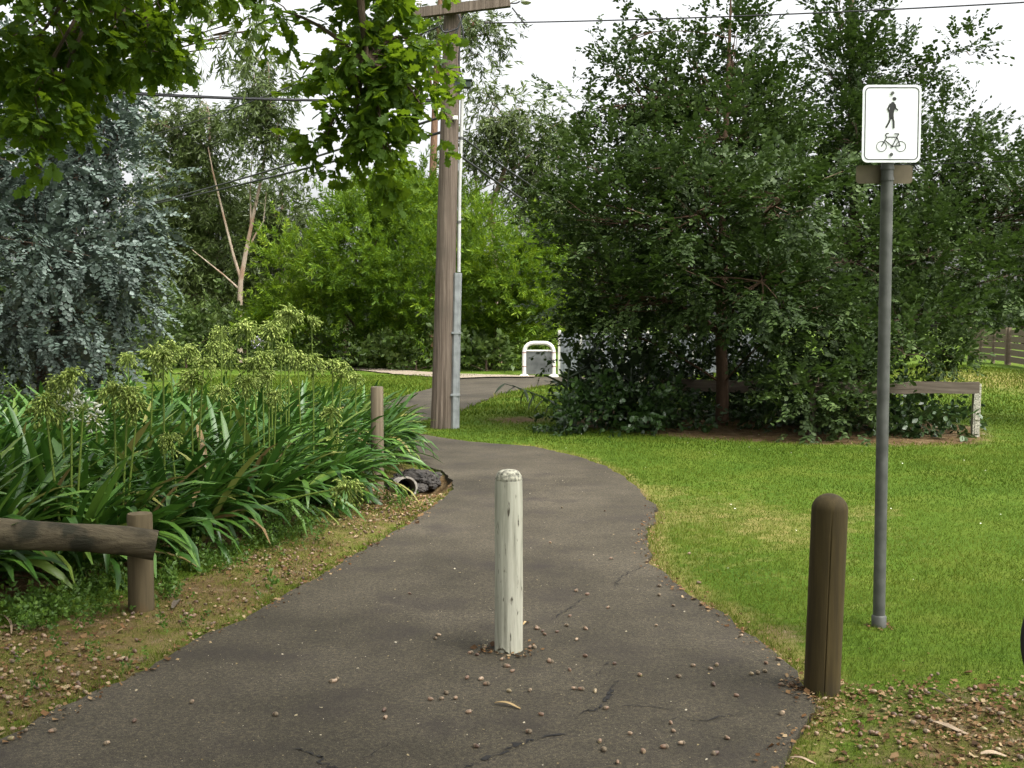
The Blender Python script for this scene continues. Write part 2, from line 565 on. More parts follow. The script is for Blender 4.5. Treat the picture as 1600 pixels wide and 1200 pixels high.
M['acorn'] = acorn_mat()
M['acorn_cup'] = plain('acorn_cup', (0.13, 0.10, 0.065), 0.9, 0, 0.3, 60, bstr=0.4)
M['litter'] = leaf_mat('leaf_litter', [(0.0, (0.04, 0.022, 0.01)), (0.4, (0.13, 0.068, 0.028)), (0.75, (0.2, 0.125, 0.06)), (1.0, (0.3, 0.225, 0.13))], 0.1, None, 0.8, 0.15)
M['chips'] = leaf_mat('acorn_chips', [(0.0, (0.12, 0.09, 0.045)), (0.5, (0.26, 0.21, 0.12)), (1.0, (0.45, 0.41, 0.32))], 0, None, 0.8, 0.15)
M['crack'] = plain('crack_fill', (0.012, 0.011, 0.01), 0.95)
M['yellow_leaf'] = plain('dry_gum_leaf', (0.34, 0.24, 0.11), 0.6)
M['bark_strip'] = plain('bark_strip', (0.28, 0.21, 0.14), 0.85, 0, 0.25, 12)
M['daisy'] = plain('daisy_white', (0.75, 0.75, 0.66), 0.7)

# ------------------------------------------------------------------ ground plan (on the z = 0 plane)
PATH_PX = [(-260, 1290), (-60, 1185), (0, 1155), (100, 1108), (167, 1075), (293, 1008), (390, 962), (500, 899), (580, 853), (640, 818), (690, 782), (706, 766), (708, 751),
           (690, 735), (655, 726), (622, 719), (606, 700), (597, 670), (592, 645), (604, 628), (640, 616), (677, 606), (716, 592), (760, 589.5), (817, 589), (900, 589), (1010, 590),
           (1010, 601), (900, 598), (850, 602), (790, 613), (750, 628), (717, 643), (670, 655), (640, 661), (626, 667), (632, 674), (683, 683), (733, 690), (833, 698), (900, 713), (950, 730), (985, 752),
           (1008, 778), (1026, 795), (1026, 810), (1010, 826), (1010, 850), (1020, 882), (1048, 906), (1080, 931), (1102, 944), (1132, 964), (1166, 990), (1200, 1016), (1246, 1050), (1262, 1080),
           (1276, 1100), (1255, 1140), (1235, 1175), (1210, 1215), (1190, 1290)]
PATH = gp(PATH_PX)
BED = gp([(-220, 985), (0, 958), (110, 925), (200, 900), (330, 872), (440, 838), (520, 800), (575, 760), (604, 735), (607, 715), (596, 690), (588, 668), (540, 655), (430, 648), (300, 655), (180, 668), (60, 690), (-220, 700)])
VERGE_L = gp([(-400, 1250), (0, 1155), (167, 1075), (293, 1008), (390, 962), (500, 899), (640, 818), (706, 766), (708, 745), (622, 720), (600, 735), (520, 800), (440, 850), (300, 900), (180, 940), (0, 990), (-400, 1080)])
SHADE_SOIL = gp([(900, 668), (1000, 678), (1100, 687), (1250, 694), (1400, 698), (1530, 694), (1540, 685), (1530, 668), (1300, 645), (1100, 640), (880, 640)])
CORNER_R = gp([(1268, 1092), (1330, 1075), (1450, 1070), (1620, 1082), (1900, 1110), (1900, 1300), (1150, 1300), (1215, 1210), (1255, 1140)])
PIT = gd(650, 752)[:2]


def height(P):
    dp = sdist(P, PATH)
    off = sstep(0.02, 0.5, dp)
    z = np.where(dp < 0, -0.05, -0.008) + 0.02 * off
    z += off * 0.018 * vnoise(P, 1.2)
    db = -sdist(P, BED)
    z += 0.16 * sstep(-0.5, 1.2, db)
    e = ((P[:, 0] - PIT[0]) / 0.36) ** 2 + ((P[:, 1] - PIT[1]) / 0.62) ** 2
    z -= 0.26 * np.exp(-e * 1.1) * sstep(-0.02, 0.1, dp)
    # gentle bank under the far lawn on the right and behind the flower bed
    z += 0.35 * sstep(5, 9, P[:, 0]) * sstep(20, 30, P[:, 1])
    z += 0.45 * sstep(-4.5, -9, -(-P[:, 0])) * 0
    return z


def masks(P):
    dp = sdist(P, PATH)
    n = vnoise(P, 0.5)
    soil = np.zeros(len(P))
    soil = np.maximum(soil, 0.40 * sstep(0.12, -0.15, sdist(P, VERGE_L)) + 0.2 * n * (sdist(P, VERGE_L) < 0))
    soil = np.maximum(soil, 0.75 * sstep(0.5, -0.5, sdist(P, SHADE_SOIL)))
    soil = np.maximum(soil, (0.42 + 0.1 * n) * sstep(0.45, -0.5, sdist(P, CORNER_R) + 0.22 * vnoise(P + 3.0, 0.3)))
    soil = np.maximum(soil, 0.9 * sstep(0.1, -0.2, sdist(P, BED)))
    soil = np.maximum(soil, 0.42 * sstep(0.10, 0.0, dp))
    soil = np.maximum(soil, np.exp(-((P[:, 0] - PIT[0]) ** 2 / 0.3 + (P[:, 1] - PIT[1]) ** 2 / 0.7)))
    soil = np.maximum(soil, 0.6 * np.exp(-((P[:, 0] - gd(810, 657)[0]) ** 2 / 0.5 + (P[:, 1] - gd(810, 657)[1]) ** 2 / 0.6)))
    br = gd(1210, 985)
    soil = np.maximum(soil, 0.42 * np.exp(-((P[:, 0] - br[0]) ** 2 / 0.08 + (P[:, 1] - br[1]) ** 2 / 0.12)))
    dry = 0.46 * sstep(0.34, 0.02, dp + 0.12 * n) * (P[:, 0] > 0)
    dry = np.maximum(dry, 0.42 * sstep(0.12, -0.15, sdist(P, VERGE_L)))
    wm = gd(1120, 830)
    dry = np.maximum(dry, (0.32 + 0.2 * n) * np.exp(-((P[:, 0] - wm[0]) ** 2 / 2.2 + (P[:, 1] - wm[1]) ** 2 / 7)))
    dry = np.maximum(dry, 0.34 * sstep(0.35, 0.9, vnoise(P + 31.0, 0.7)))
    gum_ = gd(60, 650)
    soil = np.maximum(soil, 0.95 * np.exp(-((P[:, 0] - gum_[0]) ** 2 / 9 + (P[:, 1] - gum_[1]) ** 2 / 30)))
    fr = gd(1560, 610)
    dry = np.maximum(dry, 0.5 * np.exp(-((P[:, 0] - fr[0]) ** 2 / 5 + (P[:, 1] - fr[1]) ** 2 / 12)))
    return soil, np.clip(dry + 0.06 * n, 0, 1)


xs = np.unique(np.concatenate([np.linspace(-400, -30, 20), np.arange(-30, -7, 0.8), np.arange(-7, 8, 0.125), np.arange(8, 30, 0.8), np.linspace(30, 400, 20)]))
ys = np.unique(np.concatenate([np.linspace(-60, 0, 20), np.arange(0, 3, 0.4), np.arange(3, 17, 0.125), np.arange(17, 46, 0.4), np.linspace(46, 500, 30)]))
GX, GY = np.meshgrid(xs, ys)
GPt = np.stack([GX.ravel(), GY.ravel()], 1)
GZ = height(GPt)
nx, ny = len(xs), len(ys)
idx = np.arange(nx * ny).reshape(ny, nx)
GF = np.stack([idx[:-1, :-1], idx[:-1, 1:], idx[1:, 1:], idx[1:, :-1]], -1).reshape(-1, 4)
gme = fast_mesh('ground', np.column_stack([GPt, GZ]), GF, M['ground'])
so, dr = masks(GPt)
for nm, val in (('soil', so), ('dry', dr)):
    a = gme.attributes.new(nm, 'FLOAT', 'POINT')
    a.data.foreach_set('value', val.astype(np.float32))
gme.polygons.foreach_set('use_smooth', [True] * len(gme.polygons))
link('ground', gme, kind='structure', label='green lawn and bare earth on both sides of the path')


def zg(x, y):
    return float(height(np.array([[x, y]]))[0])


# asphalt path: one sheet with a ragged edge and a broken skirt
def resample(poly, step):
    out = []
    n = len(poly)
    for i in range(n):
        a, b = poly[i], poly[(i + 1) % n]
        L = np.linalg.norm(b - a)
        k = max(1, int(L / step))
        for j in range(k):
            out.append(a + (b - a) * j / k)
    return np.array(out)


near = resample(PATH, 0.09)
jit = np.column_stack([vnoise(near, 0.10), vnoise(near + 17.3, 0.11)]) * 0.034 + rng.normal(0, 0.008, (len(near), 2))
near = near + jit
n = len(near)
mb = MB()
top = [(p[0], p[1], 0.004) for p in near]
low = [(p[0], p[1], -0.2) for p in near]
mb.add(top + low, [list(range(n))] + [(i, i + n, (i + 1) % n + n, (i + 1) % n) for i in range(n)])
path = mb.obj('path', M['asphalt'], kind='structure', label='dark asphalt shared path curving past the pole')


def crack(px, w):
    pts = np.array([gd(*p)[:2] for p in px])
    fine = []
    for a, b in zip(pts[:-1], pts[1:]):
        k = max(2, int(np.linalg.norm(b - a) / 0.016))
        for j in range(k):
            fine.append(a + (b - a) * j / k + rng.normal(0, 0.009, 2))
    fine = np.array(fine + [pts[-1]])
    t = norm(np.gradient(fine, axis=0))
    nrm = np.column_stack([-t[:, 1], t[:, 0]])
    m = len(fine)
    ww = w * 0.9 * np.where(rng.random(m) < 0.22, 0.08, 0.3 + 1.1 * np.abs(rng.normal(0.5, 0.5, m))) * np.sin(np.linspace(0.15, 3.0, m)) ** 0.5
    L, R = fine + nrm * ww[:, None] / 2, fine - nrm * ww[:, None] / 2
    V = [(p[0], p[1], 0.0075) for p in L] + [(p[0], p[1], 0.0075) for p in R]
    F = [(i, i + m, i + m + 1, i + 1) for i in range(m - 1)]
    MB().add(V, F).obj('crack', M['crack'], path)


crack([(700, 1212), (735, 1197), (770, 1185), (805, 1168), (830, 1160), (855, 1152), (895, 1146)], 0.026)
crack([(905, 1118), (935, 1108), (950, 1090), (958, 1074), (966, 1066)], 0.018)
crack([(930, 1060), (945, 1040), (960, 1035)], 0.007)
crack([(855, 973), (885, 955), (905, 940), (920, 933)], 0.010)
crack([(960, 920), (967, 905), (985, 895), (1010, 885)], 0.008)
crack([(440, 1172), (470, 1176), (500, 1184), (505, 1193), (530, 1205)], 0.012)
crack([(570, 1190), (585, 1180), (600, 1168), (620, 1158)], 0.006)
crack([(970, 1104), (1010, 1106), (1050, 1110), (1075, 1118)], 0.008)
crack([(1030, 1132), (1060, 1124), (1085, 1129), (1130, 1122), (1170, 1116)], 0.007)

# pale gravel track meeting the path
G = resample(gp([(440, 570), (530, 573.5), (600, 578), (690, 584.5), (760, 587), (835, 588.2), (830, 590.5), (760, 591), (715, 593), (690, 592), (620, 586), (560, 580), (500, 576), (440, 574)]), 0.4)
G = G + rng.normal(0, 0.05, G.shape)
MB().add([(p[0], p[1], 0.045) for p in G], [list(range(len(G)))]).obj('gravel_path', M['gravel'], kind='structure', label='pale gravel track joining the asphalt path')

# ------------------------------------------------------------------ leaves and trees
def tri(*t):
    return np.array(t, np.int64)


KITE = (np.array([[0, 0, 0], [0.27, 0.5, 0.05], [0, 1, -0.03], [-0.27, 0.5, 0.05]]), tri((0, 1, 2), (0, 2, 3)))
BROAD = (np.array([[0, 0, 0], [0.2, 0.3, 0.04], [0.29, 0.66, 0.04], [0, 1, -0.06], [-0.29, 0.66, 0.04], [-0.2, 0.3, 0.04]]), tri((0, 1, 2), (0, 2, 3), (0, 3, 4), (0, 4, 5)))
ROUND = (np.array([[0, 0, 0], [0.38, 0.2, 0.04], [0.46, 0.6, 0.06], [0, 1, 0], [-0.46, 0.6, 0.06], [-0.38, 0.2, 0.04]]), tri((0, 1, 2), (0, 2, 3), (0, 3, 4), (0, 4, 5)))
LANCE = (np.array([[0, 0, 0], [0.075, 0.35, 0.0], [0.11, 0.7, -0.02], [0.12, 1, -0.08], [-0.04, 0.7, -0.02], [-0.065, 0.35, 0.0]]), tri((0, 1, 5), (1, 2, 4), (1, 4, 5), (2, 3, 4)))
SICKLE = (np.array([[0, 0, 0], [0.125, 0.5, 0.0], [0.06, 1, -0.06], [-0.085, 0.5, 0.0]]), tri((0, 1, 2), (0, 2, 3)))
_o = [(0.03, 0.1), (0.13, 0.2), (0.08, 0.28), (0.24, 0.38), (0.14, 0.47), (0.33, 0.62), (0.2, 0.7), (0.24, 0.86), (0.1, 0.9)]
_ov = [(0, 0, 0), (0, 0.5, -0.02), (0, 1.0, -0.14)] + [(x, y, 0.05 - 0.14 * y * y) for x, y in _o] + [(-x, y, 0.05 - 0.14 * y * y) for x, y in _o]
_of = []
_k = len(_o)
for s, off in ((0, 3), (1, 3 + _k)):
    ring = [0] + [off + i for i in range(_k)] + [2]
    for a, b in zip(ring[:-1], ring[1:]):
        _of.append((1, a, b) if s == 0 else (1, b, a))
OAK = (np.array(_ov), tri(*_of))


def sprig(leaf, n, length, ls, spread=0.9, droop=0.0, flat=0.7, pair=False, planar=1.0):
    t = (np.arange(n) + 0.5) / n if pair else rng.uniform(0.1, 1, n)
    pos = np.column_stack([rng.normal(0, 0.03, n) * length, t * length, -droop * (t ** 2) * length])
    if pair:
        az = np.where(np.arange(n) % 2 == 0, 1, -1) * (1.2 + rng.normal(0, 0.15, n))
        d = np.column_stack([np.sin(az), np.cos(az) * 0.6, rng.normal(0, 0.2, n)])
    else:
        az = rng.uniform(-math.pi, math.pi, n)
        d = np.column_stack([np.sin(az) * spread, 0.55 + 0.3 * np.cos(az), (np.cos(az) * spread * 0.6 + rng.normal(0, 0.2, n)) * planar])
    d[:, 2] -= droop * 0.6
    up = np.column_stack([rng.normal(0, 1 - flat, n), rng.normal(0, 1 - flat, n), np.ones(n)])
    R = frames(d, up)
    s = ls * rng.uniform(0.7, 1.2, n)
    V, F = scatter(leaf[0], leaf[1], pos, R, s)
    return V, F, np.repeat(rng.uniform(0, 1, n), len(leaf[0]))


def crown_geo(centers, dirs, sprigs, scale=(0.8, 1.25), bias=None, upn=0.45):
    Vs, Fs, As = [], [], []
    off = 0
    pick = rng.integers(0, len(sprigs), len(centers))
    for i, (SV, SF, SA) in enumerate(sprigs):
        sel = pick == i
        if not sel.any():
            continue
        p, d = centers[sel], dirs[sel]
        up = np.column_stack([rng.normal(0, upn, len(p)), rng.normal(0, upn, len(p)), np.ones(len(p))])
        V, F = scatter(SV, SF, p, frames(d, up), rng.uniform(*scale, len(p)))
        sr = rng.uniform(0, 1, len(p)) if bias is None else np.clip(bias[sel] + rng.normal(0, 0.15, len(p)), 0, 1)
        a = 0.5 * np.tile(SA, len(p)) + 0.5 * np.repeat(sr, len(SV))
        Vs.append(V); Fs.append(F + off); As.append(a)
        off += len(V)
    return np.concatenate(Vs), np.concatenate(Fs), np.concatenate(As)


def fill_blobs(blobs, dens, per, rc, updir, shell=0.62, spike=0.0, bt=0.3, coh=0.45):
    """blobs: (centre, radii[, weight]). returns sprig centres, directions, clump centres with their blob, clump tone."""
    C, D, K, B = [], [], [], []
    for bi, b in enumerate(blobs):
        c, r = np.array(b[0]), np.array(b[1])
        w = b[2] if len(b) > 2 else 1.0
        area = 4 * math.pi * (((r[0] * r[1]) ** 1.6 + (r[0] * r[2]) ** 1.6 + (r[1] * r[2]) ** 1.6) / 3) ** (1 / 1.6)
        nk = max(3, int(area * dens * w))
        u = norm(rng.normal(0, 1, (nk, 3)))
        rad = np.where(rng.random(nk) < spike, rng.uniform(1.08, 1.42, nk), rng.uniform(shell, 1.04, nk))
        kc = c + u * r * rad[:, None]
        tone = np.clip((1 - bt) * rng.uniform(0, 1, nk) + bt * rng.uniform(-0.2, 1.1), 0, 1)
        for q in range(nk):
            m = max(2, int(per * rng.uniform(0.5, 1.4)))
            g = rng.normal(0, 1, (m, 3)) * rc * rng.uniform(0.6, 1.25)
            p = kc[q] + g
            d = norm(u[q] * 0.7 + g / rc * coh + np.array([0, 0, updir]) + rng.normal(0, coh * 0.55, (m, 3)))
            C.append(p); D.append(d); B.append(np.full(m, tone[q]))
            K.append((kc[q], bi))
    return np.concatenate(C), np.concatenate(D), K, np.concatenate(B)


def bez(a, b, sag, n=5):
    t = np.linspace(0, 1, n)[:, None]
    mid = (a + b) / 2 + np.array(sag)
    return (1 - t) ** 2 * a + 2 * t * (1 - t) * mid + t ** 2 * b


def tree(name, label, base, stems, blobs, sprigs, leafm, barkm, dens=1.2, per=10, rc=0.3, updir=0.3, shell=0.62,
         limb_r=0.05, twig_r=0.012, cat='tree', group=None, twigs=True, scale=(0.8, 1.25), minz=None, keep=None, spike=0.0, bt=0.3, upn=0.45, coh=0.45):
    """stems: list of (points, radii); the first is the trunk."""
    base = np.array(base, float)
    root = thing(name, label, cat, base, group)
    for i, (p, r) in enumerate(stems):
        m = MB()
        m.tube(p, r, 12, jit=0.05)
        m.obj('trunk' if i == 0 else 'stem', barkm, root, smooth=True)
    C, D, K, T = fill_blobs(blobs, dens, per, rc, updir, shell, spike, bt, coh)
    if minz is not None:
        ok = C[:, 2] > minz
        C, D, T = C[ok], D[ok], T[ok]
    if keep is not None:
        ok = keep(C)
        C, D, T = C[ok], D[ok], T[ok]
    V, F, A = crown_geo(C, D, sprigs, scale, T, upn)
    me = fast_mesh('crown', V, F, leafm, A, base)
    link('crown', me, root)
    allp = np.concatenate([np.array(p) for p, r in stems])
    m = MB()
    for bi, b in enumerate(blobs):
        c = np.array(b[0])
        cand = allp[allp[:, 2] < max(c[2] - 0.2 * b[1][2], allp[:, 2].min() + 0.4)]
        cand = cand if len(cand) else allp
        a = cand[np.argmin(np.linalg.norm(cand - c, axis=1))]
        pts = bez(a, c, (rng.normal(0, 0.1), rng.normal(0, 0.1), 0.12 * np.linalg.norm(c - a)), 7)
        lr = limb_r * float(np.clip(np.mean(b[1]) / 0.8, 0.25, 1))
        m.tube(pts, np.linspace(lr, lr * 0.4, 7), 6, jit=0.1)
        if twigs:
            for kc, kb in K:
                if kb == bi and rng.random() < 0.75:
                    m.tube(bez(pts[rng.integers(3, 7)], kc, rng.normal(0, 0.08, 3), 4), np.linspace(twig_r, twig_r * 0.4, 4), 3, cap=False)
    m.obj('branches', barkm, root, smooth=True)
    return root


def blob(px, py, Y, rx, ry, rd=None, w=1.0):
    c = at(px, py, Y)
    k = Y / FPX
    return (c, (rx * k, (rd if rd else (rx + ry) / 2 * k), ry * k), w)


def stem(pts, r0, r1, n=None):
    P = np.array([np.array(p, float) for p in pts])
    return P, np.linspace(r0, r1, len(P))


rng = np.random.default_rng(101)
# ---- dark oaks on the right lawn
sp_dark = [sprig(BROAD, int(k), 0.42, 0.082, 1.0, 0.12, 0.86, planar=0.45) for k in (14, 16, 18, 20, 17, 15)]
b1 = gd(1128, 664)
Y1 = b1[1]
tree('oak_tree', 'dark green bushy oak with bare brown trunk at the edge of the lawn', b1,
     [stem([b1 - [0, 0, 0.1], at(1129, 600, Y1), at(1126, 520, Y1), at(1130, 420, Y1), at(1128, 300, Y1), at(1135, 180, Y1), at(1140, 60, Y1), at(1142, -10, Y1)], 0.115, 0.012)],
     [blob(985, 345, 16.4, 105, 70), blob(930, 285, 17, 60, 70), blob(910, 420, 17, 48, 80), blob(1090, 330, 15.4, 100, 60), blob(1230, 310, 15.2, 90, 55, 0.9), blob(1060, 265, 16.0, 60, 40),
      blob(985, 460, 16.2, 100, 45), blob(1100, 420, 15.6, 90, 50), blob(1190, 440, 15.2, 100, 55), blob(1130, 215, 17.2, 80, 65, None, 1.4), blob(1020, 215, 17.4, 45, 55, None, 1.4), blob(1110, 215, 18.5, 130, 60, 0.7, 1.2), blob(1200, 250, 17.4, 60, 45, 0.6, 1.2), blob(1141, 80, 17.6, 24, 75, 0.4, 1.2),
      blob(975, 150, 17.8, 22, 70, 0.3, 1.3), blob(962, 60, 17.9, 14, 35, 0.2, 1.2), blob(905, 175, 17.8, 24, 45, 0.3, 1.2), blob(885, 230, 17.6, 25, 40, 0.3, 1), blob(1085, 130, 17.8, 32, 45, 0.4), blob(1205, 160, 17.6, 35, 55, 0.4), blob(1070, 85, 18, 26, 35, 0.3, 0.8), blob(1180, 90, 17.8, 22, 40, 0.3, 0.8), blob(1030, 140, 17.8, 25, 45, 0.3, 0.9),
      blob(965, 515, 17.0, 75, 28), blob(1040, 510, 17.6, 70, 22), blob(1240, 480, 16, 80, 55), blob(1100, 390, 18.6, 210, 130, 1.0, 0.9), blob(1200, 530, 15.8, 55, 22, 0.4)],
     sp_dark, M['dark_leaf'], M['bark_oak'], dens=4.3, per=10, rc=0.17, shell=0.62, updir=0.3, limb_r=0.035, spike=0.10, bt=0.5, upn=0.2, coh=0.28)
b2 = gd(1345, 640)
Y2 = b2[1]
tree('oak_tree', 'dark green oak behind the sign post and wooden rail', b2,
     [stem([b2 - [0, 0, 0.1], at(1342, 560, Y2), at(1338, 440, Y2), at(1335, 300, Y2), at(1332, 150, Y2), at(1330, 0, Y2), at(1330, -60, Y2)], 0.16, 0.03)],
     [blob(1325, 110, 19, 50, 65, 0.7), blob(1312, 30, 19.2, 38, 55, 0.5), blob(1375, 20, 19.4, 22, 30, 0.3, 0.7), blob(1340, 225, 18.6, 75, 70, None, 1.4), blob(1330, 150, 19.4, 60, 60, 0.5, 1.2), blob(1450, 290, 18.2, 70, 60), blob(1540, 310, 18, 65, 65), blob(1395, 130, 19, 35, 45, 0.4, 0.8),
      blob(1610, 330, 17.6, 60, 85), blob(1450, 400, 17.2, 110, 65), blob(1575, 430, 17, 75, 45), blob(1330, 410, 17, 85, 70), blob(1420, 500, 16.6, 110, 50), blob(1505, 500, 17.0, 55, 28), blob(1420, 555, 15.8, 80, 32, 0.6), blob(1300, 545, 15.6, 60, 38, 0.5), blob(1470, 565, 16.0, 38, 20, 0.35), blob(1265, 595, 14.9, 45, 32, 0.25, 1.8), blob(1345, 598, 14.9, 40, 26, 0.25, 1.6), blob(1275, 640, 15.0, 40, 26, 0.2, 1.8), blob(1330, 640, 15.1, 30, 18, 0.2, 1.2),
      blob(1450, 190, 19, 40, 20, 0.3, 0.9), blob(1510, 80, 19.2, 24, 7, 0.2, 1.2), blob(1465, 115, 19.2, 26, 9, 0.2, 1.0), blob(1440, 150, 19.2, 25, 10, 0.2, 1.0), blob(1555, 230, 18.6, 28, 22, 0.3, 0.8), blob(1490, 215, 18.8, 35, 25, 0.3, 0.7), blob(1690, 330, 17.6, 80, 100), blob(1330, 360, 19.6, 150, 130, 1.0, 1.0), blob(1520, 380, 19.6, 130, 100, 1.0, 0.9)],
     sp_dark, M['dark_leaf'], M['bark_dark'], dens=4.0, per=10, rc=0.17, shell=0.62, updir=0.3, limb_r=0.035, spike=0.10, bt=0.5, upn=0.2, coh=0.28)

rng = np.random.default_rng(102)
# ---- silver-blue gum at the left
sp_blue = [sprig(ROUND, 17, 0.5, 0.072, droop=0.3, flat=0.8, pair=True) for _ in range(5)]
b3 = gd(70, 640)
b3[2] = zg(b3[0], b3[1])
Y3 = b3[1]
tree('silver_gum_tree', 'silver-blue gum tree with round leaves on weeping branches, behind the flower bed', b3,
     [stem([b3 - [0, 0, 0.1], at(66, 560, Y3), at(45, 470, Y3), at(40, 350, Y3), at(60, 200, Y3), at(80, 60, Y3)], 0.14, 0.03),
      stem([at(66, 590, Y3), at(110, 480, Y3), at(160, 330, Y3), at(190, 180, Y3)], 0.07, 0.02)],
     [blob(32, 500, Y3 - 1.8, 105, 75), blob(128, 480, Y3 - 1.4, 80, 75), blob(52, 380, Y3 - 2.0, 105, 70), blob(143, 370, Y3 - 1.2, 85, 75), blob(52, 260, Y3 - 1.3, 105, 75), blob(143, 260, Y3 - 1, 65, 75), blob(82, 140, Y3 - 0.8, 95, 75),
      blob(173, 430, Y3 - 0.6, 50, 55), blob(143, 560, Y3 - 1.0, 60, 40), blob(-68, 420, Y3 - 1.5, 100, 190), blob(173, 170, Y3, 40, 55, 0.7, 0.7), blob(-48, 200, Y3, 120, 150), blob(-28, 610, Y3 - 1.6, 110, 22, 0.8, 0.5), blob(72, 420, Y3 + 1.2, 150, 170, 0.8, 0.6), blob(118, 100, Y3 - 0.4, 70, 60, 0.8), blob(198, 300, Y3 - 0.5, 35, 60, 0.5)],
     sp_blue, M['blue_leaf'], M['bark_dark'], dens=2.3, per=10, rc=0.21, updir=-0.1, limb_r=0.04, spike=0.12)

rng = np.random.default_rng(103)
# ---- bright wattles behind the bend
sp_wat = [sprig(SICKLE, 30, 0.55, 0.19, 0.6, 0.0, 0.3) for _ in range(5)]
for i, (px, Y, lab, bl) in enumerate([
    (560, 40, 'bright yellow-green feathery wattle left of the utility pole', [(480, 430, 70, 80), (570, 400, 80, 90), (650, 440, 80, 90), (540, 520, 110, 60), (620, 330, 60, 50), (455, 510, 60, 65), (660, 540, 90, 45), (560, 350, 60, 40)]),
    (640, 44, 'taller green wattle rising behind the utility pole', [(640, 310, 55, 50), (590, 320, 55, 40), (700, 340, 60, 60), (660, 400, 100, 70)]),
    (770, 39, 'bright green wattle right of the utility pole beside the white rail', [(760, 400, 60, 70), (810, 430, 50, 75), (740, 480, 70, 70), (800, 520, 50, 55), (845, 400, 40, 60), (860, 480, 50, 70), (730, 545, 55, 35)])]):
    bs = at(px, 585, Y); bs[2] = 0.1
    k = Y / FPX
    tree('wattle_tree', lab, bs, [stem([bs - [0, 0, 0.2], bs + [0.1, 0, 1.2], bs + [0.0, 0, 3.2]], 0.12, 0.04)],
         [blob(x, y, Y + rng.uniform(-1.4, 1.0), rx * 0.86, ry * 0.84) for x, y, rx, ry in bl], sp_wat, M['wattle_leaf'], M['bark_dark'], dens=2.7, per=7, rc=0.22, updir=0.55, shell=0.68, spike=0.12, bt=0.55, twigs=False, limb_r=0.05, group='wattles beyond the bend of the path')

rng = np.random.default_rng(104)
# ---- gums and scrub further back
sp_gum = [sprig(SICKLE, 20, 0.7, 0.30, 0.7, 0.5, 0.2) for _ in range(5)]
sp_scr = [sprig(KITE, 14, 0.6, 0.2, 0.9, 0.1, 0.4) for _ in range(5)]


def gum(label, base_px, Y, stems_px, bl, mat='gum_leaf', sp=None, dens=0.9, per=5, rc=0.45, updir=-0.55, bark='bark_pale', r0=0.2, name='gum_tree', grp='gum trees standing behind the wattles', **kw):
    bs = at(base_px[0], base_px[1], Y)
    bs[2] = 0.0
    st = []
    for j, (pts, ra, rb) in enumerate(stems_px):
        P = [at(x, y, Y) for x, y in pts]
        if j == 0:
            P = [bs - [0, 0, 0.2]] + P
        st.append(stem(P, ra, rb))
    tree(name, label, bs, st, [blob(b[0], b[1], Y + (b[4] if len(b) > 4 else 0), b[2], b[3], None, b[5] if len(b) > 5 else 1) for b in bl], sp or sp_gum, M[mat], M[bark], dens=dens, per=per, rc=rc, updir=updir, limb_r=kw.pop('limb_r', 0.04), twig_r=0.02, group=grp, **kw)


gum('slender pale-trunked gum with forked stem and thin crown against the sky', (375, 560), 45,
    [([(374, 500), (376, 440), (383, 400), (395, 340), (410, 270), (418, 200), (420, 110)], 0.13, 0.03),
     ([(376, 435), (365, 400), (350, 340), (333, 270), (325, 230)], 0.07, 0.02), ([(386, 392), (400, 365), (412, 345), (416, 300)], 0.045, 0.015),
     ([(372, 450), (350, 430), (325, 410), (300, 390)], 0.045, 0.015), ([(392, 350), (391, 300), (394, 240)], 0.04, 0.015)],
    [(400, 125, 26, 26), (425, 150, 26, 28), (392, 180, 18, 28), (440, 205, 18, 34), (415, 90, 18, 16), (400, 225, 16, 16), (452, 255, 10, 14)], rc=0.36, dens=2.2, per=7, shell=0.3)
gum('olive-green gum with dense crown beside the silver-blue tree', (300, 560), 48,
    [([(300, 500), (322, 380), (330, 260), (325, 170)], 0.2, 0.05), ([(322, 380), (305, 300), (290, 220)], 0.1, 0.03)],
    [(325, 165, 18, 26), (280, 205, 38, 28), (325, 225, 24, 40), (270, 290, 50, 45), (315, 320, 40, 42), (280, 380, 60, 50), (340, 395, 40, 45), (300, 460, 70, 45), (245, 190, 35, 20)], rc=0.36, dens=2.5, per=7, updir=-0.35)
gum('short olive gum with rounded crown right of the slender gum', (440, 560), 50,
    [([(440, 480), (442, 380), (440, 300)], 0.2, 0.05)],
    [(425, 325, 30, 30), (450, 350, 26, 36), (420, 390, 40, 45), (440, 440, 45, 45), (395, 340, 18, 28)], rc=0.36, dens=2.6, per=7, updir=-0.2)
gum('tall red-barked gum partly hidden behind the utility pole', (676, 560), 52,
    [([(676, 400), (676, 280), (680, 160), (684, 60), (690, -40)], 0.24, 0.1), ([(680, 170), (670, 110), (662, 60)], 0.07, 0.02), ([(684, 120), (715, 70), (745, 30)], 0.07, 0.02)],
    [(745, 30, 34, 16), (770, 50, 18, 10), (740, 85, 18, 12), (690, 15, 36, 20), (715, 50, 24, 20), (655, 60, 14, 18)], rc=0.34, dens=1.5, per=7, bark='bark_brown')
gum('gum with drooping crown between the utility pole and the dark oak', (780, 560), 46,
    [([(775, 420), (765, 330), (790, 260), (800, 200)], 0.2, 0.05), ([(765, 330), (785, 280), (830, 240)], 0.12, 0.04), ([(770, 350), (745, 300), (740, 240)], 0.08, 0.03)],
    [(755, 145, 16, 18), (785, 180, 30, 24), (815, 170, 16, 16), (755, 225, 22, 26), (825, 220, 32, 34), (850, 285, 36, 36), (800, 280, 22, 22, 0, 0.6), (868, 195, 24, 28), (880, 340, 34, 44)], rc=0.36, dens=2.3, per=7)
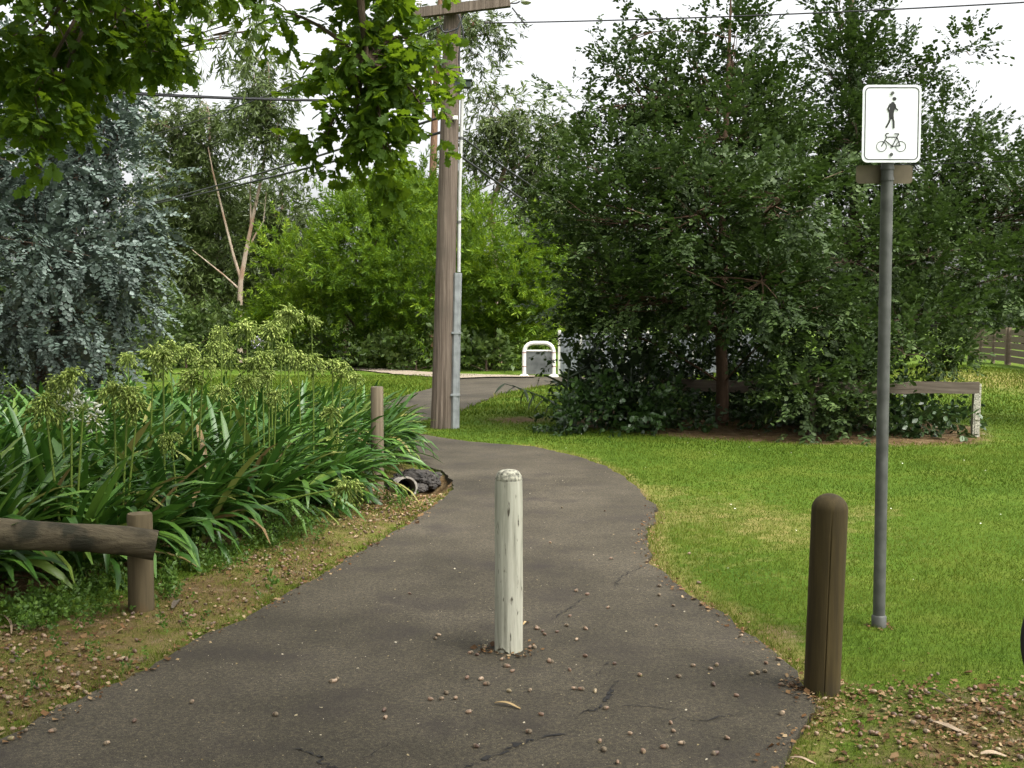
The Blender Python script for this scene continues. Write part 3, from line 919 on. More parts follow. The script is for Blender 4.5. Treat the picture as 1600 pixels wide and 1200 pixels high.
gum('weeping gum with narrow dark leaves hanging into the top of the picture', (100, 620), 21,
    [([(100, 500), (120, 200), (200, 0), (260, -140)], 0.16, 0.08), ([(230, -60), (310, -120), (370, -90)], 0.06, 0.02)],
    [(375, 20, 42, 35, -6), (400, 50, 22, 30, -6), (345, 55, 25, 25, -6), (330, -60, 80, 50, -5), (250, -120, 90, 50, -3)], sp=[sprig(LANCE, 14, 0.35, 0.16, 0.5, 0.7, 0.2) for _ in range(4)], dens=2.2, per=5, rc=0.2, updir=-1.2, grp=None, limb_r=0.03, bark='bark_dark')

rng = np.random.default_rng(105)
# far belt behind everything
far = [(-200, 62, 330, 560), (40, 60, 250, 540), (230, 58, 260, 560), (380, 58, 350, 570), (540, 62, 380, 560), (700, 60, 350, 570), (880, 62, 330, 560), (1040, 60, 350, 570), (1200, 64, 300, 560), (1400, 70, 330, 560), (1600, 66, 300, 560), (1800, 60, 280, 560)]
names = ['at the far left edge', 'behind the silver-blue tree', 'behind the olive gum', 'behind the slender gum', 'behind the left wattle', 'behind the utility pole', 'behind the white rail', 'behind the bushy oak trunk', 'behind the dark oak', 'behind the sign post', 'behind the slatted fence', 'beyond the right edge of the lawn']
for (px, Y, ytop, ybot), nm in zip(far, names):
    w = 120
    gum('far olive scrub tree ' + nm, (px, 560), Y, [([(px, 480), (px, 420)], 0.2, 0.08)],
        [(px + rng.uniform(-25, 25), y, w * rng.uniform(0.7, 1.0), 55, rng.uniform(-2, 2)) for y in np.arange(ybot - 20, ytop, -60)], mat='scrub_leaf', sp=sp_scr, dens=0.55, per=6, rc=0.5, updir=0.1, twigs=False, bark='bark_dark', name='scrub_tree', grp='scrub trees in the far belt')

# low scrub at the feet of the wattles and gums
for px, py, Y, rx, ry, lab in [(290, 520, 40, 90, 45, 'low green scrub under the olive gum'), (410, 540, 42, 60, 40, 'low dark scrub at the foot of the slender gum'), (500, 565, 38.5, 80, 22, 'low green scrub under the left wattle'),
                               (650, 568, 38, 90, 20, 'low green scrub behind the pole at the gravel edge'), (760, 570, 37, 50, 20, 'low scrub beside the white rail'), (210, 545, 30, 50, 40, 'low dark scrub beside the silver-blue tree'), (60, 530, 26, 130, 70, 'dark scrub in the shade behind the silver-blue tree'), (-60, 600, 22, 110, 40, 'low dark scrub at the far left edge')]:
    bs = at(px, py, Y); bs[2] = 0
    tree('scrub_bush', lab, bs, [stem([bs, bs + [0, 0, 0.4]], 0.05, 0.03)], [blob(px - rx * 0.5, py, Y, rx * 0.6, ry), blob(px + rx * 0.5, py + 4, Y, rx * 0.6, ry * 0.9)], sp_scr, M['scrub_leaf'], M['bark_dark'],
         dens=1.6, per=6, rc=0.3, updir=0.3, twigs=False, cat='bush', group='low scrub below the trees', minz=0.02, limb_r=0.02)

rng = np.random.default_rng(106)
# ---- near oak: trunk beside the camera, boughs hanging into the top of the picture
sp_oak = [sprig(OAK, 9, 0.15, 0.10, 0.9, 0.3, 0.6) for _ in range(6)]
sp_oak_hi = [sprig(KITE, 16, 0.6, 0.2, 0.9, 0.1, 0.5) for _ in range(4)]
b4 = np.array([-5.6, 1.2, 0.0])
root = thing('oak_tree', 'near oak with lobed leaves overhanging the top of the path', 'tree', b4)
m = MB(); m.tube([b4 - [0, 0, 0.2], b4 + [0, 0, 0.6], b4 + [0.1, 0, 2.2], b4 + [0.3, 0.1, 4.0], b4 + [0.6, 0.2, 6.0], b4 + [0.8, 0.3, 8.0]], [0.5, 0.36, 0.32, 0.29, 0.2, 0.1], 16, jit=0.04)
m.obj('trunk', M['bark_dark'], root, smooth=True)
limbs = [[b4 + [0.3, 0.1, 3.9], np.array([-4.4, 3.6, 4.7]), np.array([-3.2, 5.6, 4.6]), np.array([-2.4, 6.8, 3.9])],
         [b4 + [0.4, 0.1, 4.6], np.array([-3.5, 3.2, 5.6]), np.array([-1.9, 5.6, 5.3]), np.array([-1.0, 6.7, 4.4]), np.array([-0.9, 6.8, 3.2])],
         [b4 + [0.5, 0.1, 5.0], np.array([-3.2, -0.5, 6.4]), np.array([0.2, -1.4, 6.8]), np.array([3.0, -1.0, 6.6])],
         [b4 + [0.5, 0.2, 5.4], np.array([-2.6, 1.6, 6.9]), np.array([0.4, 2.6, 7.0]), np.array([2.8, 2.6, 6.8])]]
m = MB()
for L in limbs:
    L = np.array(L)
    t = np.linspace(0, 1, len(L)); tt = np.linspace(0, 1, 14)
    P = np.column_stack([np.interp(tt, t, L[:, i]) for i in range(3)])
    P[1:-1] = (P[:-2] + 2 * P[1:-1] + P[2:]) / 4
    m.tube(P, np.linspace(0.13, 0.015, 14), 8, jit=0.06)
nb = []
for px, py, Y, rx, ry, rd, w in [(60, 60, 6.6, 90, 75, 0.5, 1), (180, 30, 6.8, 90, 60, 0.5, 1), (275, 20, 6.6, 50, 50, 0.35, 1), (55, 155, 6.4, 60, 60, 0.35, 1), (65, 215, 6.4, 22, 36, 0.15, 1), (240, 80, 6.6, 35, 45, 0.2, 1), (120, 90, 6.9, 80, 50, 0.4, 1),
                                 (425, 15, 7.0, 24, 30, 0.2, 0.8), (575, 40, 7.0, 62, 60, 0.4, 1), (560, 130, 6.8, 55, 55, 0.35, 1), (620, 125, 7.0, 45, 60, 0.3, 1), (555, 200, 6.9, 62, 40, 0.3, 1), (600, 235, 6.9, 45, 28, 0.25, 1), (508, 222, 6.9, 26, 22, 0.2, 0.8), (640, 60, 7.1, 30, 50, 0.3, 1), (655, 160, 6.9, 22, 22, 0.15, 1),
                                 (580, -50, 7.0, 80, 50, 0.5, 1), (590, 90, 6.9, 60, 60, 0.3, 1.2), (595, 190, 6.8, 55, 45, 0.25, 1.1), (530, 90, 7.0, 32, 55, 0.25, 1), (200, 60, 7.2, 120, 60, 0.3, 1), (90, 120, 7.0, 90, 80, 0.3, 1),
                                 (100, -60, 6.4, 170, 70, 0.7, 1), (300, -70, 6.6, 70, 40, 0.5, 1), (-120, 60, 6.2, 100, 120, 0.8, 1)]:
    q_ = 0.92 if px > 480 else 0.74
    nb.append((at(px, py, Y), (rx * q_ * Y / FPX, rd * 0.8, ry * q_ * Y / FPX), w))
C, D, K, T = fill_blobs(nb, 12.5, 5, 0.085, -0.35, 0.3)
V, F, A = crown_geo(C, D, sp_oak, (0.8, 1.15), T)
link('crown', fast_mesh('crown', V, F, M['oak_leaf'], A, b4), root)
hang = [np.array([-2.4, 6.8, 3.9]), np.array([-3.2, 5.6, 4.6]), np.array([-1.0, 6.7, 4.4]), np.array([-0.9, 6.8, 3.2]), np.array([-1.9, 5.6, 5.3])]
for bi, b in enumerate(nb):
    c = np.array(b[0])
    a = min(hang, key=lambda h: np.linalg.norm(h - c))
    pts = bez(a, c, (0, 0, 0.15), 7)
    m.tube(pts, np.linspace(0.018, 0.006, 7), 5)
    for kc, kb in K:
        if kb == bi and rng.random() < 0.7:
            m.tube(bez(pts[rng.integers(3, 7)], kc, rng.normal(0, 0.03, 3), 4), np.linspace(0.006, 0.003, 4), 3, cap=False)
m.obj('branches', M['bark_dark'], root, smooth=True)
# the upper crown, over and behind the camera
hb = [((-5, 1.5, 8.5), (3.2, 3.2, 2.0)), ((-2, -1, 7.6), (3, 2.6, 1.6)), ((1.2, -1.6, 7.4), (2.8, 2.4, 1.5)), ((0.6, 2.0, 7.6), (2.6, 1.9, 1.2)), ((3.2, 1.6, 7.4), (2.2, 2.0, 1.2)), ((-2.4, 3.2, 7.8), (2.4, 2.0, 1.3)), ((-6.5, -2, 7), (2.6, 2.6, 2)), ((-7.5, 3, 7), (2.6, 2.2, 2)), ((3.6, -2.4, 7.2), (2.4, 2.2, 1.4)), ((-3, -4, 7), (3, 2.4, 1.6))]
C, D, K, T = fill_blobs(hb, 0.95, 6, 0.4, 0.1, 0.4)
V, F, A = crown_geo(C, D, sp_oak_hi, (0.8, 1.25), T)
link('upper_crown', fast_mesh('upper_crown', V, F, M['oak_leaf'], A, b4), root)

# ------------------------------------------------------------------ bollards, posts, rails
def grooved(a0, w, depth):
    def fr(a, z):
        d = (a - a0 + math.pi) % (2 * math.pi) - math.pi
        return 1 - depth * math.exp(-(d / w) ** 2)
    return fr


wb = gd(795, 1016)
root = thing('bollard', 'white painted timber bollard standing alone in the middle of the path', 'bollard', wb)
m = MB()
prof = [(0.071, -0.04), (0.070, 0.0), (0.0695, 0.02), (0.069, 0.05), (0.0685, 0.15), (0.069, 0.3), (0.068, 0.45), (0.0685, 0.6), (0.068, 0.75), (0.0665, 0.835), (0.0655, 0.845)]
def white_fr(a, z):
    return 1 + 0.012 * math.sin(3 * a + 5 * z) + 0.008 * math.sin(11 * a) - 0.05 * math.exp(-((a - 4.75) / 0.035) ** 2) * (0.3 + 0.7 * (z < 0.2)) - 0.035 * math.exp(-((a - 4.35) / 0.03) ** 2) * (z < 0.62)
m.lathe(prof, 96, wb, fr=white_fr)
# splintered foot: pull the lowest rings up where the timber has broken away
for i, v in enumerate(m.v[:96 * 3]):
    a = (2 * math.pi * (i % 96) / 96)
    if 3.6 < a < 4.75:
        lift = 0.030 * math.sin((a - 3.6) / 1.15 * math.pi) + 0.008 * math.sin(a * 37)
        m.v[i] = (v[0], v[1], max(v[2], wb[2] + max(0.004, lift)) + (i // 96) * 0.004)
m.obj('shaft', M['white_post'], root, smooth=True)
m = MB()
m.lathe([(0.064, 0.843), (0.0655, 0.848), (0.062, 0.868), (0.052, 0.885), (0.036, 0.893), (0.015, 0.897), (0.004, 0.897)], 40, wb, fr=lambda a, z: 1 + 0.02 * math.sin(7 * a + z * 40))
m.obj('worn_top', M['white_top'], root, smooth=True)
m = MB(); m.lathe([(0.058, -0.04), (0.056, 0.06), (0.02, 0.07)], 20, wb)
m.obj('rotten_core', M['rot'], root)
m = MB()
for k in range(9):
    a = 3.7 + 0.13 * k
    p = wb + np.array([0.067 * math.cos(a), 0.067 * math.sin(a), 0.004])
    m.box(p + [0, 0, 0.008], (0.006, 0.004, rng.uniform(0.012, 0.04)), Matrix.Rotation(rng.normal(0, 0.3), 3, 'Y'))
m.obj('splinters', M['white_post'], root)

bb = gd(1284, 1078)
root = thing('bollard', 'brown timber bollard with domed top at the right edge of the path', 'bollard', bb)
R = 0.0775
prof = [(R * 1.0, -0.06)] + [(R * (1.0 - 0.0 * z), z) for z in np.linspace(0.0, 0.80, 9)] + [(R * math.cos(t), 0.80 + R * 0.9 * math.sin(t)) for t in np.linspace(0.12, 1.5, 9)]
m = MB(); m.lathe(prof, 120, (0, 0, 0), fr=lambda a, z: (1 - (0.06 * math.exp(-((a - 4.55) / 0.028) ** 2) if z < 0.8 else 0)) * (1 + 0.006 * math.sin(4 * a)))
rot = np.array(Matrix.Rotation(RAD(1.6), 3, 'Y'))
m.v = [tuple(rot @ np.array(v) + bb) for v in m.v]
m.obj('shaft', M['pine_brown'], root, smooth=True)
m = MB()
rim = [(bb + [R * 1.03 * math.cos(a), R * 1.03 * math.sin(a), 0.0]) for a in np.linspace(0, 2 * math.pi, 24, endpoint=False)]

# grey post beside the drain
pb = gd(590, 754); pb[2] = 0
root = thing('post', 'weathered grey round timber post at the end of the flower bed', 'post', pb)
m = MB(); m.lathe([(0.066, -0.2), (0.065, 0.0), (0.064, 0.4), (0.0635, 0.965), (0.060, 0.975)], 48, pb, fr=lambda a, z: 1 - 0.05 * math.exp(-((a - 5.1) / 0.04) ** 2) + 0.006 * math.sin(5 * a))
m.obj('shaft', M['pine_grey'], root, smooth=True)
m = MB(); m.lathe([(0.059, 0.9755), (0.055, 0.978), (0.01, 0.979)], 32, pb)
m.obj('sawn_top', M['rail_wood'], root)

# log barrier at the left
pb = gd(221, 955); pb[2] = zg(pb[0], pb[1])
root = thing('log_barrier', 'old round log rail on a short timber post before the strap-leaved bed', 'fence', pb)
m = MB()
m.lathe([(0.071, -0.2), (0.070, 0.0), (0.069, 0.3), (0.068, 0.535), (0.064, 0.545)], 40, pb, fr=lambda a, z: 1 + 0.008 * math.sin(4 * a + z * 3) - 0.05 * math.exp(-((a - 4.3) / 0.04) ** 2))
m.obj('post', M['pine_post'], root, smooth=True)
e = at(244, 853, pb[1] - 0.15)
s = at(-330, 800, pb[1] - 0.62)
m = MB()
t = np.linspace(0, 1, 22)[:, None]
P = s + (e - s) * t + np.column_stack([np.zeros(22), rng.normal(0, 0.003, 22), 0.012 * np.sin(t[:, 0] * 9)])
m.tube(P, 0.078 + 0.004 * np.sin(t[:, 0] * 14), 22, jit=0.03)
m.obj('log', M['log'], root, smooth=True)
pb2 = s + (e - s) * 0.06 + np.array([0, 0.15, 0]); pb2[2] = 0
m = MB(); m.lathe([(0.071, -0.2), (0.070, 0.0), (0.068, 0.7), (0.064, 0.71)], 24, pb2)
m.obj('post', M['pine_post'], root, smooth=True)

# rail fence under the dark oaks
rb = gd(1524, 684); rb[2] = zg(rb[0], rb[1])
Yr = rb[1]
root = thing('rail_fence', 'weathered single-rail timber fence half hidden under the dark oaks', 'fence', rb)
for px, wpx in ((1524, 11), (1268, 9)):
    p = at(px, 680, Yr + 0.04); p[2] = zg(p[0], p[1])
    m = MB(); m.box(p + [0, 0, 0.36], (wpx * Yr / FPX, 0.07, 0.8), Matrix.Rotation(RAD(1.2), 3, 'Y'))
    if px == 1524:
        m.box(p + [-0.02, -0.036, 0.25], (0.012, 0.01, 0.45)); m.box(p + [0.0, -0.04, 0.26], (0.06, 0.02, 0.02))
    m.obj('post', M['white_top'] if px == 1524 else M['rail_wood'], root)
def plank(x0, x1, y0, y1, Y, name='rail', mat='rail_wood', hpx=18):
    a, b = at(x0, y0, Y), at(x1, y1, Y)
    m = MB()
    n = 14
    h = hpx * Y / FPX / 2
    V, F = [], []
    for i in range(n):
        p = a + (b - a) * i / (n - 1)
        j = rng.normal(0, 0.006, 2)
        for dy, dz in ((-0.035, -h), (0.035, -h), (0.035, h), (-0.035, h)):
            V.append((p[0], p[1] + dy, p[2] + dz + j[0]))
    for i in range(n - 1):
        for k in range(4):
            F.append((i * 4 + k, i * 4 + (k + 1) % 4, i * 4 + 4 + (k + 1) % 4, i * 4 + 4 + k))
    F += [(0, 1, 2, 3), (4 * n - 1, 4 * n - 2, 4 * n - 3, 4 * n - 4)]
    m.add(V, F)
    m.obj(name, M[mat], root)
plank(1272, 1529, 606, 606, Yr - 0.06)
plank(1030, 1271, 601, 606, Yr + 2.6)

# slatted fence far right: two runs meeting in a corner
def slat_fence(label, A, B, h0, h1, nsl, posts):
    A, B = np.array(A), np.array(B)
    root = thing('slatted_fence', label, 'fence', A, 'slatted timber fences beyond the lawn')
    d = (B - A) / np.linalg.norm(B - A)
    ang = math.atan2(d[1], d[0])
    Rm = Matrix.Rotation(ang, 3, 'Z')
    L = np.linalg.norm(B - A)
    for i in range(nsl):
        z = 0.1 + (h0 - 0.1) * (i + 0.5) / nsl
        m = MB(); m.box((A + B) / 2 + [0, 0, z], (L, 0.03, (h0 - 0.1) / nsl * 0.84), Rm)
        m.obj('slat', M['fence_wood'], root)
    for k in range(posts):
        p = A + d * L * k / (posts - 1)
        m = MB(); m.box(p + [0.0, 0.06, h0 / 2], (0.09, 0.09, h0 + 0.05), Rm)
        m.obj('post', M['fence_wood'], root)
c0 = gd(1578, 588); c0[2] = 0.35 + 0.0
c1 = gd(1515, 580); c1[2] = 0.35
c2 = gd(1700, 618); c2[2] = 0.3
slat_fence('pale slatted timber fence running back behind the lawn', c0 + [-0.05, 0.1, 0], c1, 1.15, 1.15, 5, 4)
slat_fence('pale slatted timber fence leaving the picture at the right edge', c0, c2, 1.15, 1.15, 5, 4)

# ------------------------------------------------------------------ sign
sb = gd(1373, 982)
Ys = sb[1]
sb[2] = zg(sb[0], sb[1])
root = thing('path_sign', 'white shared path sign on a grey steel pole beside the brown bollard', 'sign', sb)
topz = at(1388, 150, Ys)[2]
PX = sb[0]
kk = at(1388, 195, Ys)
m = MB(); m.tube([sb + [0, 0, -0.1], np.array([PX, Ys, 1.0]), np.array([PX, Ys, 2.0]), np.array([PX, Ys, topz])], 0.031, 24)
m.obj('pole', M['steel'], root, smooth=True)
m = MB(); m.lathe([(0.036, -0.02), (0.038, 0.0), (0.038, 0.055), (0.032, 0.062)], 24, sb)
m.obj('collar', M['steel'], root, smooth=True)
SK = 90 / 532 * Ys / FPX          # metres per traced unit of the sign drawing
SC = np.array([PX + 0.004, Ys - 0.040, at(1388, 195.5, Ys)[2]])


def rrect(w, h, r, n=8):
    P = []
    for cx, cy, a0 in ((w / 2 - r, h / 2 - r, 0), (-w / 2 + r, h / 2 - r, 90), (-w / 2 + r, -h / 2 + r, 180), (w / 2 - r, -h / 2 + r, 270)):
        for k in range(n + 1):
            a = RAD(a0 + 90 * k / n)
            P.append((cx + r * math.cos(a), cy + r * math.sin(a)))
    return P


def slab(m, outline, y0, y1, c):
    n = len(outline)
    V = [(c[0] + x, c[1] + y0, c[2] + z) for x, z in outline] + [(c[0] + x, c[1] + y1, c[2] + z) for x, z in outline]
    m.add(V, [list(range(n)), [2 * n - 1 - i for i in range(n)]] + [(i, i + n, (i + 1) % n + n, (i + 1) % n) for i in range(n)])
    return m


def ring(m, outer, inner, y0, c):
    n = len(outer)
    V = [(c[0] + x, c[1] + y0, c[2] + z) for x, z in outer] + [(c[0] + x, c[1] + y0, c[2] + z) for x, z in inner]
    m.add(V, [(i, (i + 1) % n, (i + 1) % n + n, i + n) for i in range(n)])
    return m


m = MB(); slab(m, rrect(532 * SK, 696 * SK, 52 * SK), 0.0, 0.003, SC)
plate = m.obj('sign_plate', M['sign_white'], root)
m = MB(); ring(m, rrect(490 * SK, 652 * SK, 42 * SK), rrect(474 * SK, 636 * SK, 36 * SK), -0.001, SC)
m.obj('border', M['sign_black'], plate)


def U(x, y):
    return ((x - 534) * SK, (510 - y) * SK)


def circ(x, y, r, n=20):
    return [((x - 534 + r * math.cos(2 * math.pi * k / n)) * SK, (510 - y + r * math.sin(2 * math.pi * k / n)) * SK) for k in range(n)]


def strip(m, pts, w, y0, closed=False):
    P = np.array([U(*p) for p in pts])
    w = w * SK
    for i in range(len(P) - 1):
        a, b = P[i], P[i + 1]
        d = (b - a) / np.linalg.norm(b - a)
        nrm = np.array([-d[1], d[0]]) * w / 2
        a2, b2 = a - d * w * 0.3, b + d * w * 0.3
        q = [a2 + nrm, a2 - nrm, b2 - nrm, b2 + nrm]
        yy = y0 - 0.0001 * i
        m.add([(SC[0] + x, SC[1] + yy, SC[2] + z) for x, z in q], [(0, 1, 2, 3)])


m = MB()
def flat(m, pts, y):
    m.add([(SC[0] + x, SC[1] + y, SC[2] + z) for x, z in pts], [list(range(len(pts)))])
flat(m, circ(555, 288, 17), -0.0012)
flat(m, [U(*p) for p in [(526, 322), (538, 314), (552, 318), (562, 334), (566, 352), (560, 378), (553, 405), (550, 435), (553, 466), (540, 472), (526, 468), (511, 464), (508, 432), (508, 402), (513, 372), (515, 345)]], -0.0012)
strip(m, [(518, 335), (497, 376), (507, 398)], 15, -0.0016)
strip(m, [(560, 340), (568, 374), (586, 389)], 13, -0.0020)
strip(m, [(522, 458), (508, 500), (484, 543)], 15, -0.0024)
strip(m, [(541, 458), (551, 496), (553, 548)], 15, -0.0028)
m.obj('pedestrian_symbol', M['sign_black'], plate)
m = MB()
for (x, y) in ((445, 715), (620, 715)):
    ring(m, circ(x, y, 48, 36), circ(x, y, 42, 36), -0.0012, SC)
strip(m, [(445, 712), (490, 634)], 9, -0.0015)
strip(m, [(490, 634), (479, 612), (490, 598), (508, 598)], 9, -0.0018)
strip(m, [(488, 631), (586, 631)], 9, -0.0023)
strip(m, [(480, 664), (540, 713)], 9, -0.0025)
strip(m, [(540, 715), (584, 631), (598, 604)], 9, -0.0027)
strip(m, [(560, 602), (600, 602)], 9, -0.0031)
strip(m, [(584, 634), (612, 709)], 9, -0.0033)
strip(m, [(540, 714), (612, 709)], 9, -0.0035)
flat(m, circ(541, 716, 10), -0.0038)
m.obj('bicycle_symbol', M['sign_black'], plate)
for x, y in ((536, 237), (535, 787)):
    m = MB(); slab(m, circ(x, y, 15, 14), -0.005, -0.0005, SC)
    m.obj('bolt', M['steel'], plate)
c2 = np.array([PX - 0.003, Ys + 0.036, at(1387, 271, Ys)[2]])
m = MB(); slab(m, rrect(520 * SK, 168 * SK, 34 * SK), 0.0, 0.003, c2)
m.obj('lower_plate', M['plate_back'], root)
for dz in (0.026, -0.03):
    m = MB(); m.lathe([(0.0325, -0.008), (0.0345, -0.008), (0.0345, 0.008), (0.0325, 0.008)], 20, c2 * [0, 0, 1] + np.array([PX, Ys, dz]))
    m.obj('clamp', M['steel'], root, smooth=True)

# ------------------------------------------------------------------ utility pole
ub = gd(690, 670); ub[2] = zg(ub[0], ub[1])
Yu = ub[1]
root = thing('utility_pole', 'weathered timber power pole with crossarm and metal cable guard at the bend', 'utility pole', ub)
lean = (at(707, 20, Yu) - at(690, 670, Yu)); lean /= lean[2]
def pol(h, dx=0.0, dy=0.0):
    return ub + np.array([lean[0] * h + dx, dy, h])
m = MB()
hs_ = np.concatenate([[-0.3], np.linspace(0, 9.2, 32)])
rr = np.interp(hs_, [0, 0.6, 6, 9.2], [0.175, 0.165, 0.132, 0.115])
P = np.array([pol(h) for h in hs_])
V, F = tube_vf(P, rr, 40, True, 0.0)
nn = 40
prof = 1 + 0.03 * rng.normal(0, 1, nn)
prof[rng.integers(0, nn, 5)] -= 0.09
for i in range(len(P)):
    prof = prof * 0.9 + 0.1 * (1 + 0.03 * rng.normal(0, 1, nn))
    for k in range(nn):
        V[i * nn + k] = P[i] + (V[i * nn + k] - P[i]) * prof[k]
m.add(V, F)
m.obj('shaft', M['pole_wood'], root, smooth=True)
m = MB(); ca, cb = at(640, 22, Yu - 0.2), at(797, 3, Yu - 0.2)
d = (cb - ca) / np.linalg.norm(cb - ca)
Rm = np.array([d, [0, 1, 0], np.cross(d, [0, 1, 0])]).T
m.box((ca + cb) / 2, (np.linalg.norm(cb - ca), 0.11, 0.14), Rm)
m.obj('crossarm', M['pole_wood'], root)
for q in (at(678, 22, Yu - 0.2), at(726, 16, Yu - 0.2)):
    m = MB(); m.tube([q + [0, 0.05, 0], at(704, 72, Yu - 0.16)], 0.014, 6)
    m.obj('brace', M['steel'], root)
m = MB(); q = at(723, 132, Yu - 0.05); m.box(q, (0.24, 0.16, 0.1)); m.box(q + [0, 0, 0.056], (0.29, 0.2, 0.012))
m.obj('junction_box', M['box_green'], root)
m = MB(); m.box(at(711.5, 184, Yu - 0.16), (0.075, 0.05, 0.06)); m.box(at(711.5, 184, Yu - 0.185), (0.05, 0.012, 0.035))
m.obj('number_tag', M['ceramic'], root)
m = MB(); m.tube([at(717, 425, Yu - 0.02), at(718, 300, Yu - 0.02), at(722.5, 150, Yu - 0.02)], 0.028, 10)
m.obj('conduit', M['pvc'], root, smooth=True)
for y in (347, 216):
    m = MB(); m.lathe([(0.033, -0.02), (0.036, -0.02), (0.036, 0.02), (0.033, 0.02)], 12, at(717 + (347 - y) / 40, y, Yu - 0.02)); m.obj('conduit_clip', M['steel'], root)
gpts = [(711, 680), (711.5, 617), (713, 520), (715, 426)]
for (x0, y0), (x1, y1) in zip(gpts[:-1], gpts[1:]):
    a, b = at(x0, y0, Yu - 0.06), at(x1, y1, Yu - 0.06)
    m = MB()
    w = 0.062
    sec = [(-w, 0.12), (-w, -0.02), (-w * 0.5, -0.055), (w * 0.5, -0.055), (w, -0.02), (w, 0.12)]
    V = [a + [x, y, 0.004] for x, y in sec] + [b + [x, y, -0.004] for x, y in sec]
    m.add(V, [(i, i + 1, i + 7, i + 6) for i in range(5)] + [[5, 4, 3, 2, 1, 0], [6, 7, 8, 9, 10, 11]])
    m.obj('cable_guard', M['guard'], root)
for (x0, y0) in gpts[1:3]:
    a = at(x0, y0, Yu - 0.06)
    m = MB(); m.box(a + [0, 0.01, 0], (0.14, 0.15, 0.03)); m.obj('guard_strap', M['guard'], root)
for i, x in enumerate((655, 752, 790)):
    m = MB(); q = at(x, 22 - (x - 640) * 0.121, Yu - 0.2) + np.array([0, 0, 0.07])
    m.lathe([(0.012, 0.0), (0.012, 0.06), (0.045, 0.065), (0.03, 0.09), (0.045, 0.1), (0.028, 0.13), (0.03, 0.16), (0.01, 0.17)], 14, q)
    m.obj('insulator', M['ceramic'], root, smooth=True)
m = MB()
for a, b, sg in [((688, 60), (700, 45), -0.1), ((716, 22), (719, 70), 0.12), ((690, 40), (716, 44), -0.15), ((719, 70), (727, 130), -0.1), ((800, 12), (823, 42), 0.02), ((797, 5), (812, 2), 0.03)]:
    m.tube(bez(at(*a, Yu - 0.24), at(*b, Yu - 0.22), (sg, 0, -abs(sg)), 7), 0.012, 5)
m.obj('pole_cables', M['wire'], root)
m = MB(); q = at(822, 1, Yu - 0.2); m.lathe([(0.02, 0.1), (0.05, 0.06), (0.085, 0.0), (0.08, -0.03), (0.05, -0.05), (0.01, -0.055)], 16, q)
m.tube([at(797, 4, Yu - 0.2), q + [0, 0, 0.08]], 0.014, 6)
m.obj('lamp', M['ceramic'], root, smooth=True)


def wire(label, a, b, sag, r):
    P = np.array([a + (np.array(b) - a) * t + np.array([0, 0, -4 * sag * t * (1 - t)]) for t in np.linspace(0, 1, 24)])
    m = MB(); m.tube(P, r, 6)
    m.obj('overhead_wire', M['wire'], None, label=label, cat='wire', group='overhead wires', smooth=True)


wire('thick black overhead cable running level to the left of the pole', at(690, 158, Yu), at(-150, 118, Yu + 1), 0.12, 0.018)
wire('second black cable just above the thick level cable', at(690, 155, Yu), at(-150, 108, Yu + 1), 0.16, 0.010)
wire('thin wire sloping up to the pole top from the distant left', at(690, 40, Yu), at(120, 240, 46), 0.25, 0.012)
wire('upper of two parallel cables sloping to the pole from the left', at(692, 182, Yu), at(40, 352, 50), 0.3, 0.02)
wire('lower of two parallel cables sloping to the pole from the left', at(692, 206, Yu), at(40, 345, 50), 0.3, 0.022)
wire('long overhead wire crossing the sky above the dark oaks', at(757, 36, Yu - 0.2), at(1760, -6, 13), 0.05, 0.010)
wire('upper thin wire dropping from the pole behind the oak', at(724, 216, Yu), at(900, 332, 30), 0.05, 0.012)
wire('lower thick cable dropping from the pole behind the oak', at(722, 246, Yu), at(905, 366, 30), 0.05, 0.02)
wire('faint wire passing behind the sign', at(1180, 262, 20), at(1700, 247, 14), 0.02, 0.006)

# ------------------------------------------------------------------ white rail at the crossing and the pale barrier behind the oaks
def hoop(label, x0, x1, ytop, ybot, Y, panel=True):
    a, b = at(x0, ybot, Y), at(x1, ybot, Y)
    a[2] = b[2] = 0.0
    H = at(x0, ytop, Y)[2]
    root = thing('hoop_rail', label, 'railing', a)
    r = 0.28
    P = [a - [0, 0, 0.1], a + [0, 0, H - r]]
    for t in np.linspace(0, math.pi / 2, 6)[1:]:
        P.append(a + [r - r * math.cos(t), 0, H - r + r * math.sin(t)])
    for t in np.linspace(math.pi / 2, 0, 6)[:-1]:
        P.append(b + [-r + r * math.cos(t), 0, H - r + r * math.sin(t)])
    P += [b + [0, 0, H - r], b - [0, 0, 0.1]]
    m = MB(); m.tube(P, 0.062, 12); m.obj('hoop', M['white_paint'], root, smooth=True)
    m = MB(); m.tube([a + [0.02, 0, H - 0.24], b + [-0.02, 0, H - 0.24]], 0.03, 8); m.obj('crossbar', M['white_paint'], root, smooth=True)
    for q in (a, b):
        m = MB(); m.lathe([(0.16, 0.0), (0.15, 0.05), (0.07, 0.09)], 12, q); m.obj('foot', M['white_paint'], root)
    m = MB(); m.box((a + b) / 2 + [0, 0, (H - 0.26) / 2 + 0.04], (np.linalg.norm(b - a) - 0.1, 0.02, H - 0.34)); m.obj('infill_panel', M['mesh_panel'], root)
    for q in (a, b):
        for z in (0.32, 0.75):
            m = MB(); m.lathe([(0.063, -0.012), (0.065, -0.012), (0.065, 0.012), (0.063, 0.012)], 12, q + [0, 0, z]); m.obj('red_band', M['red_paint'], root)


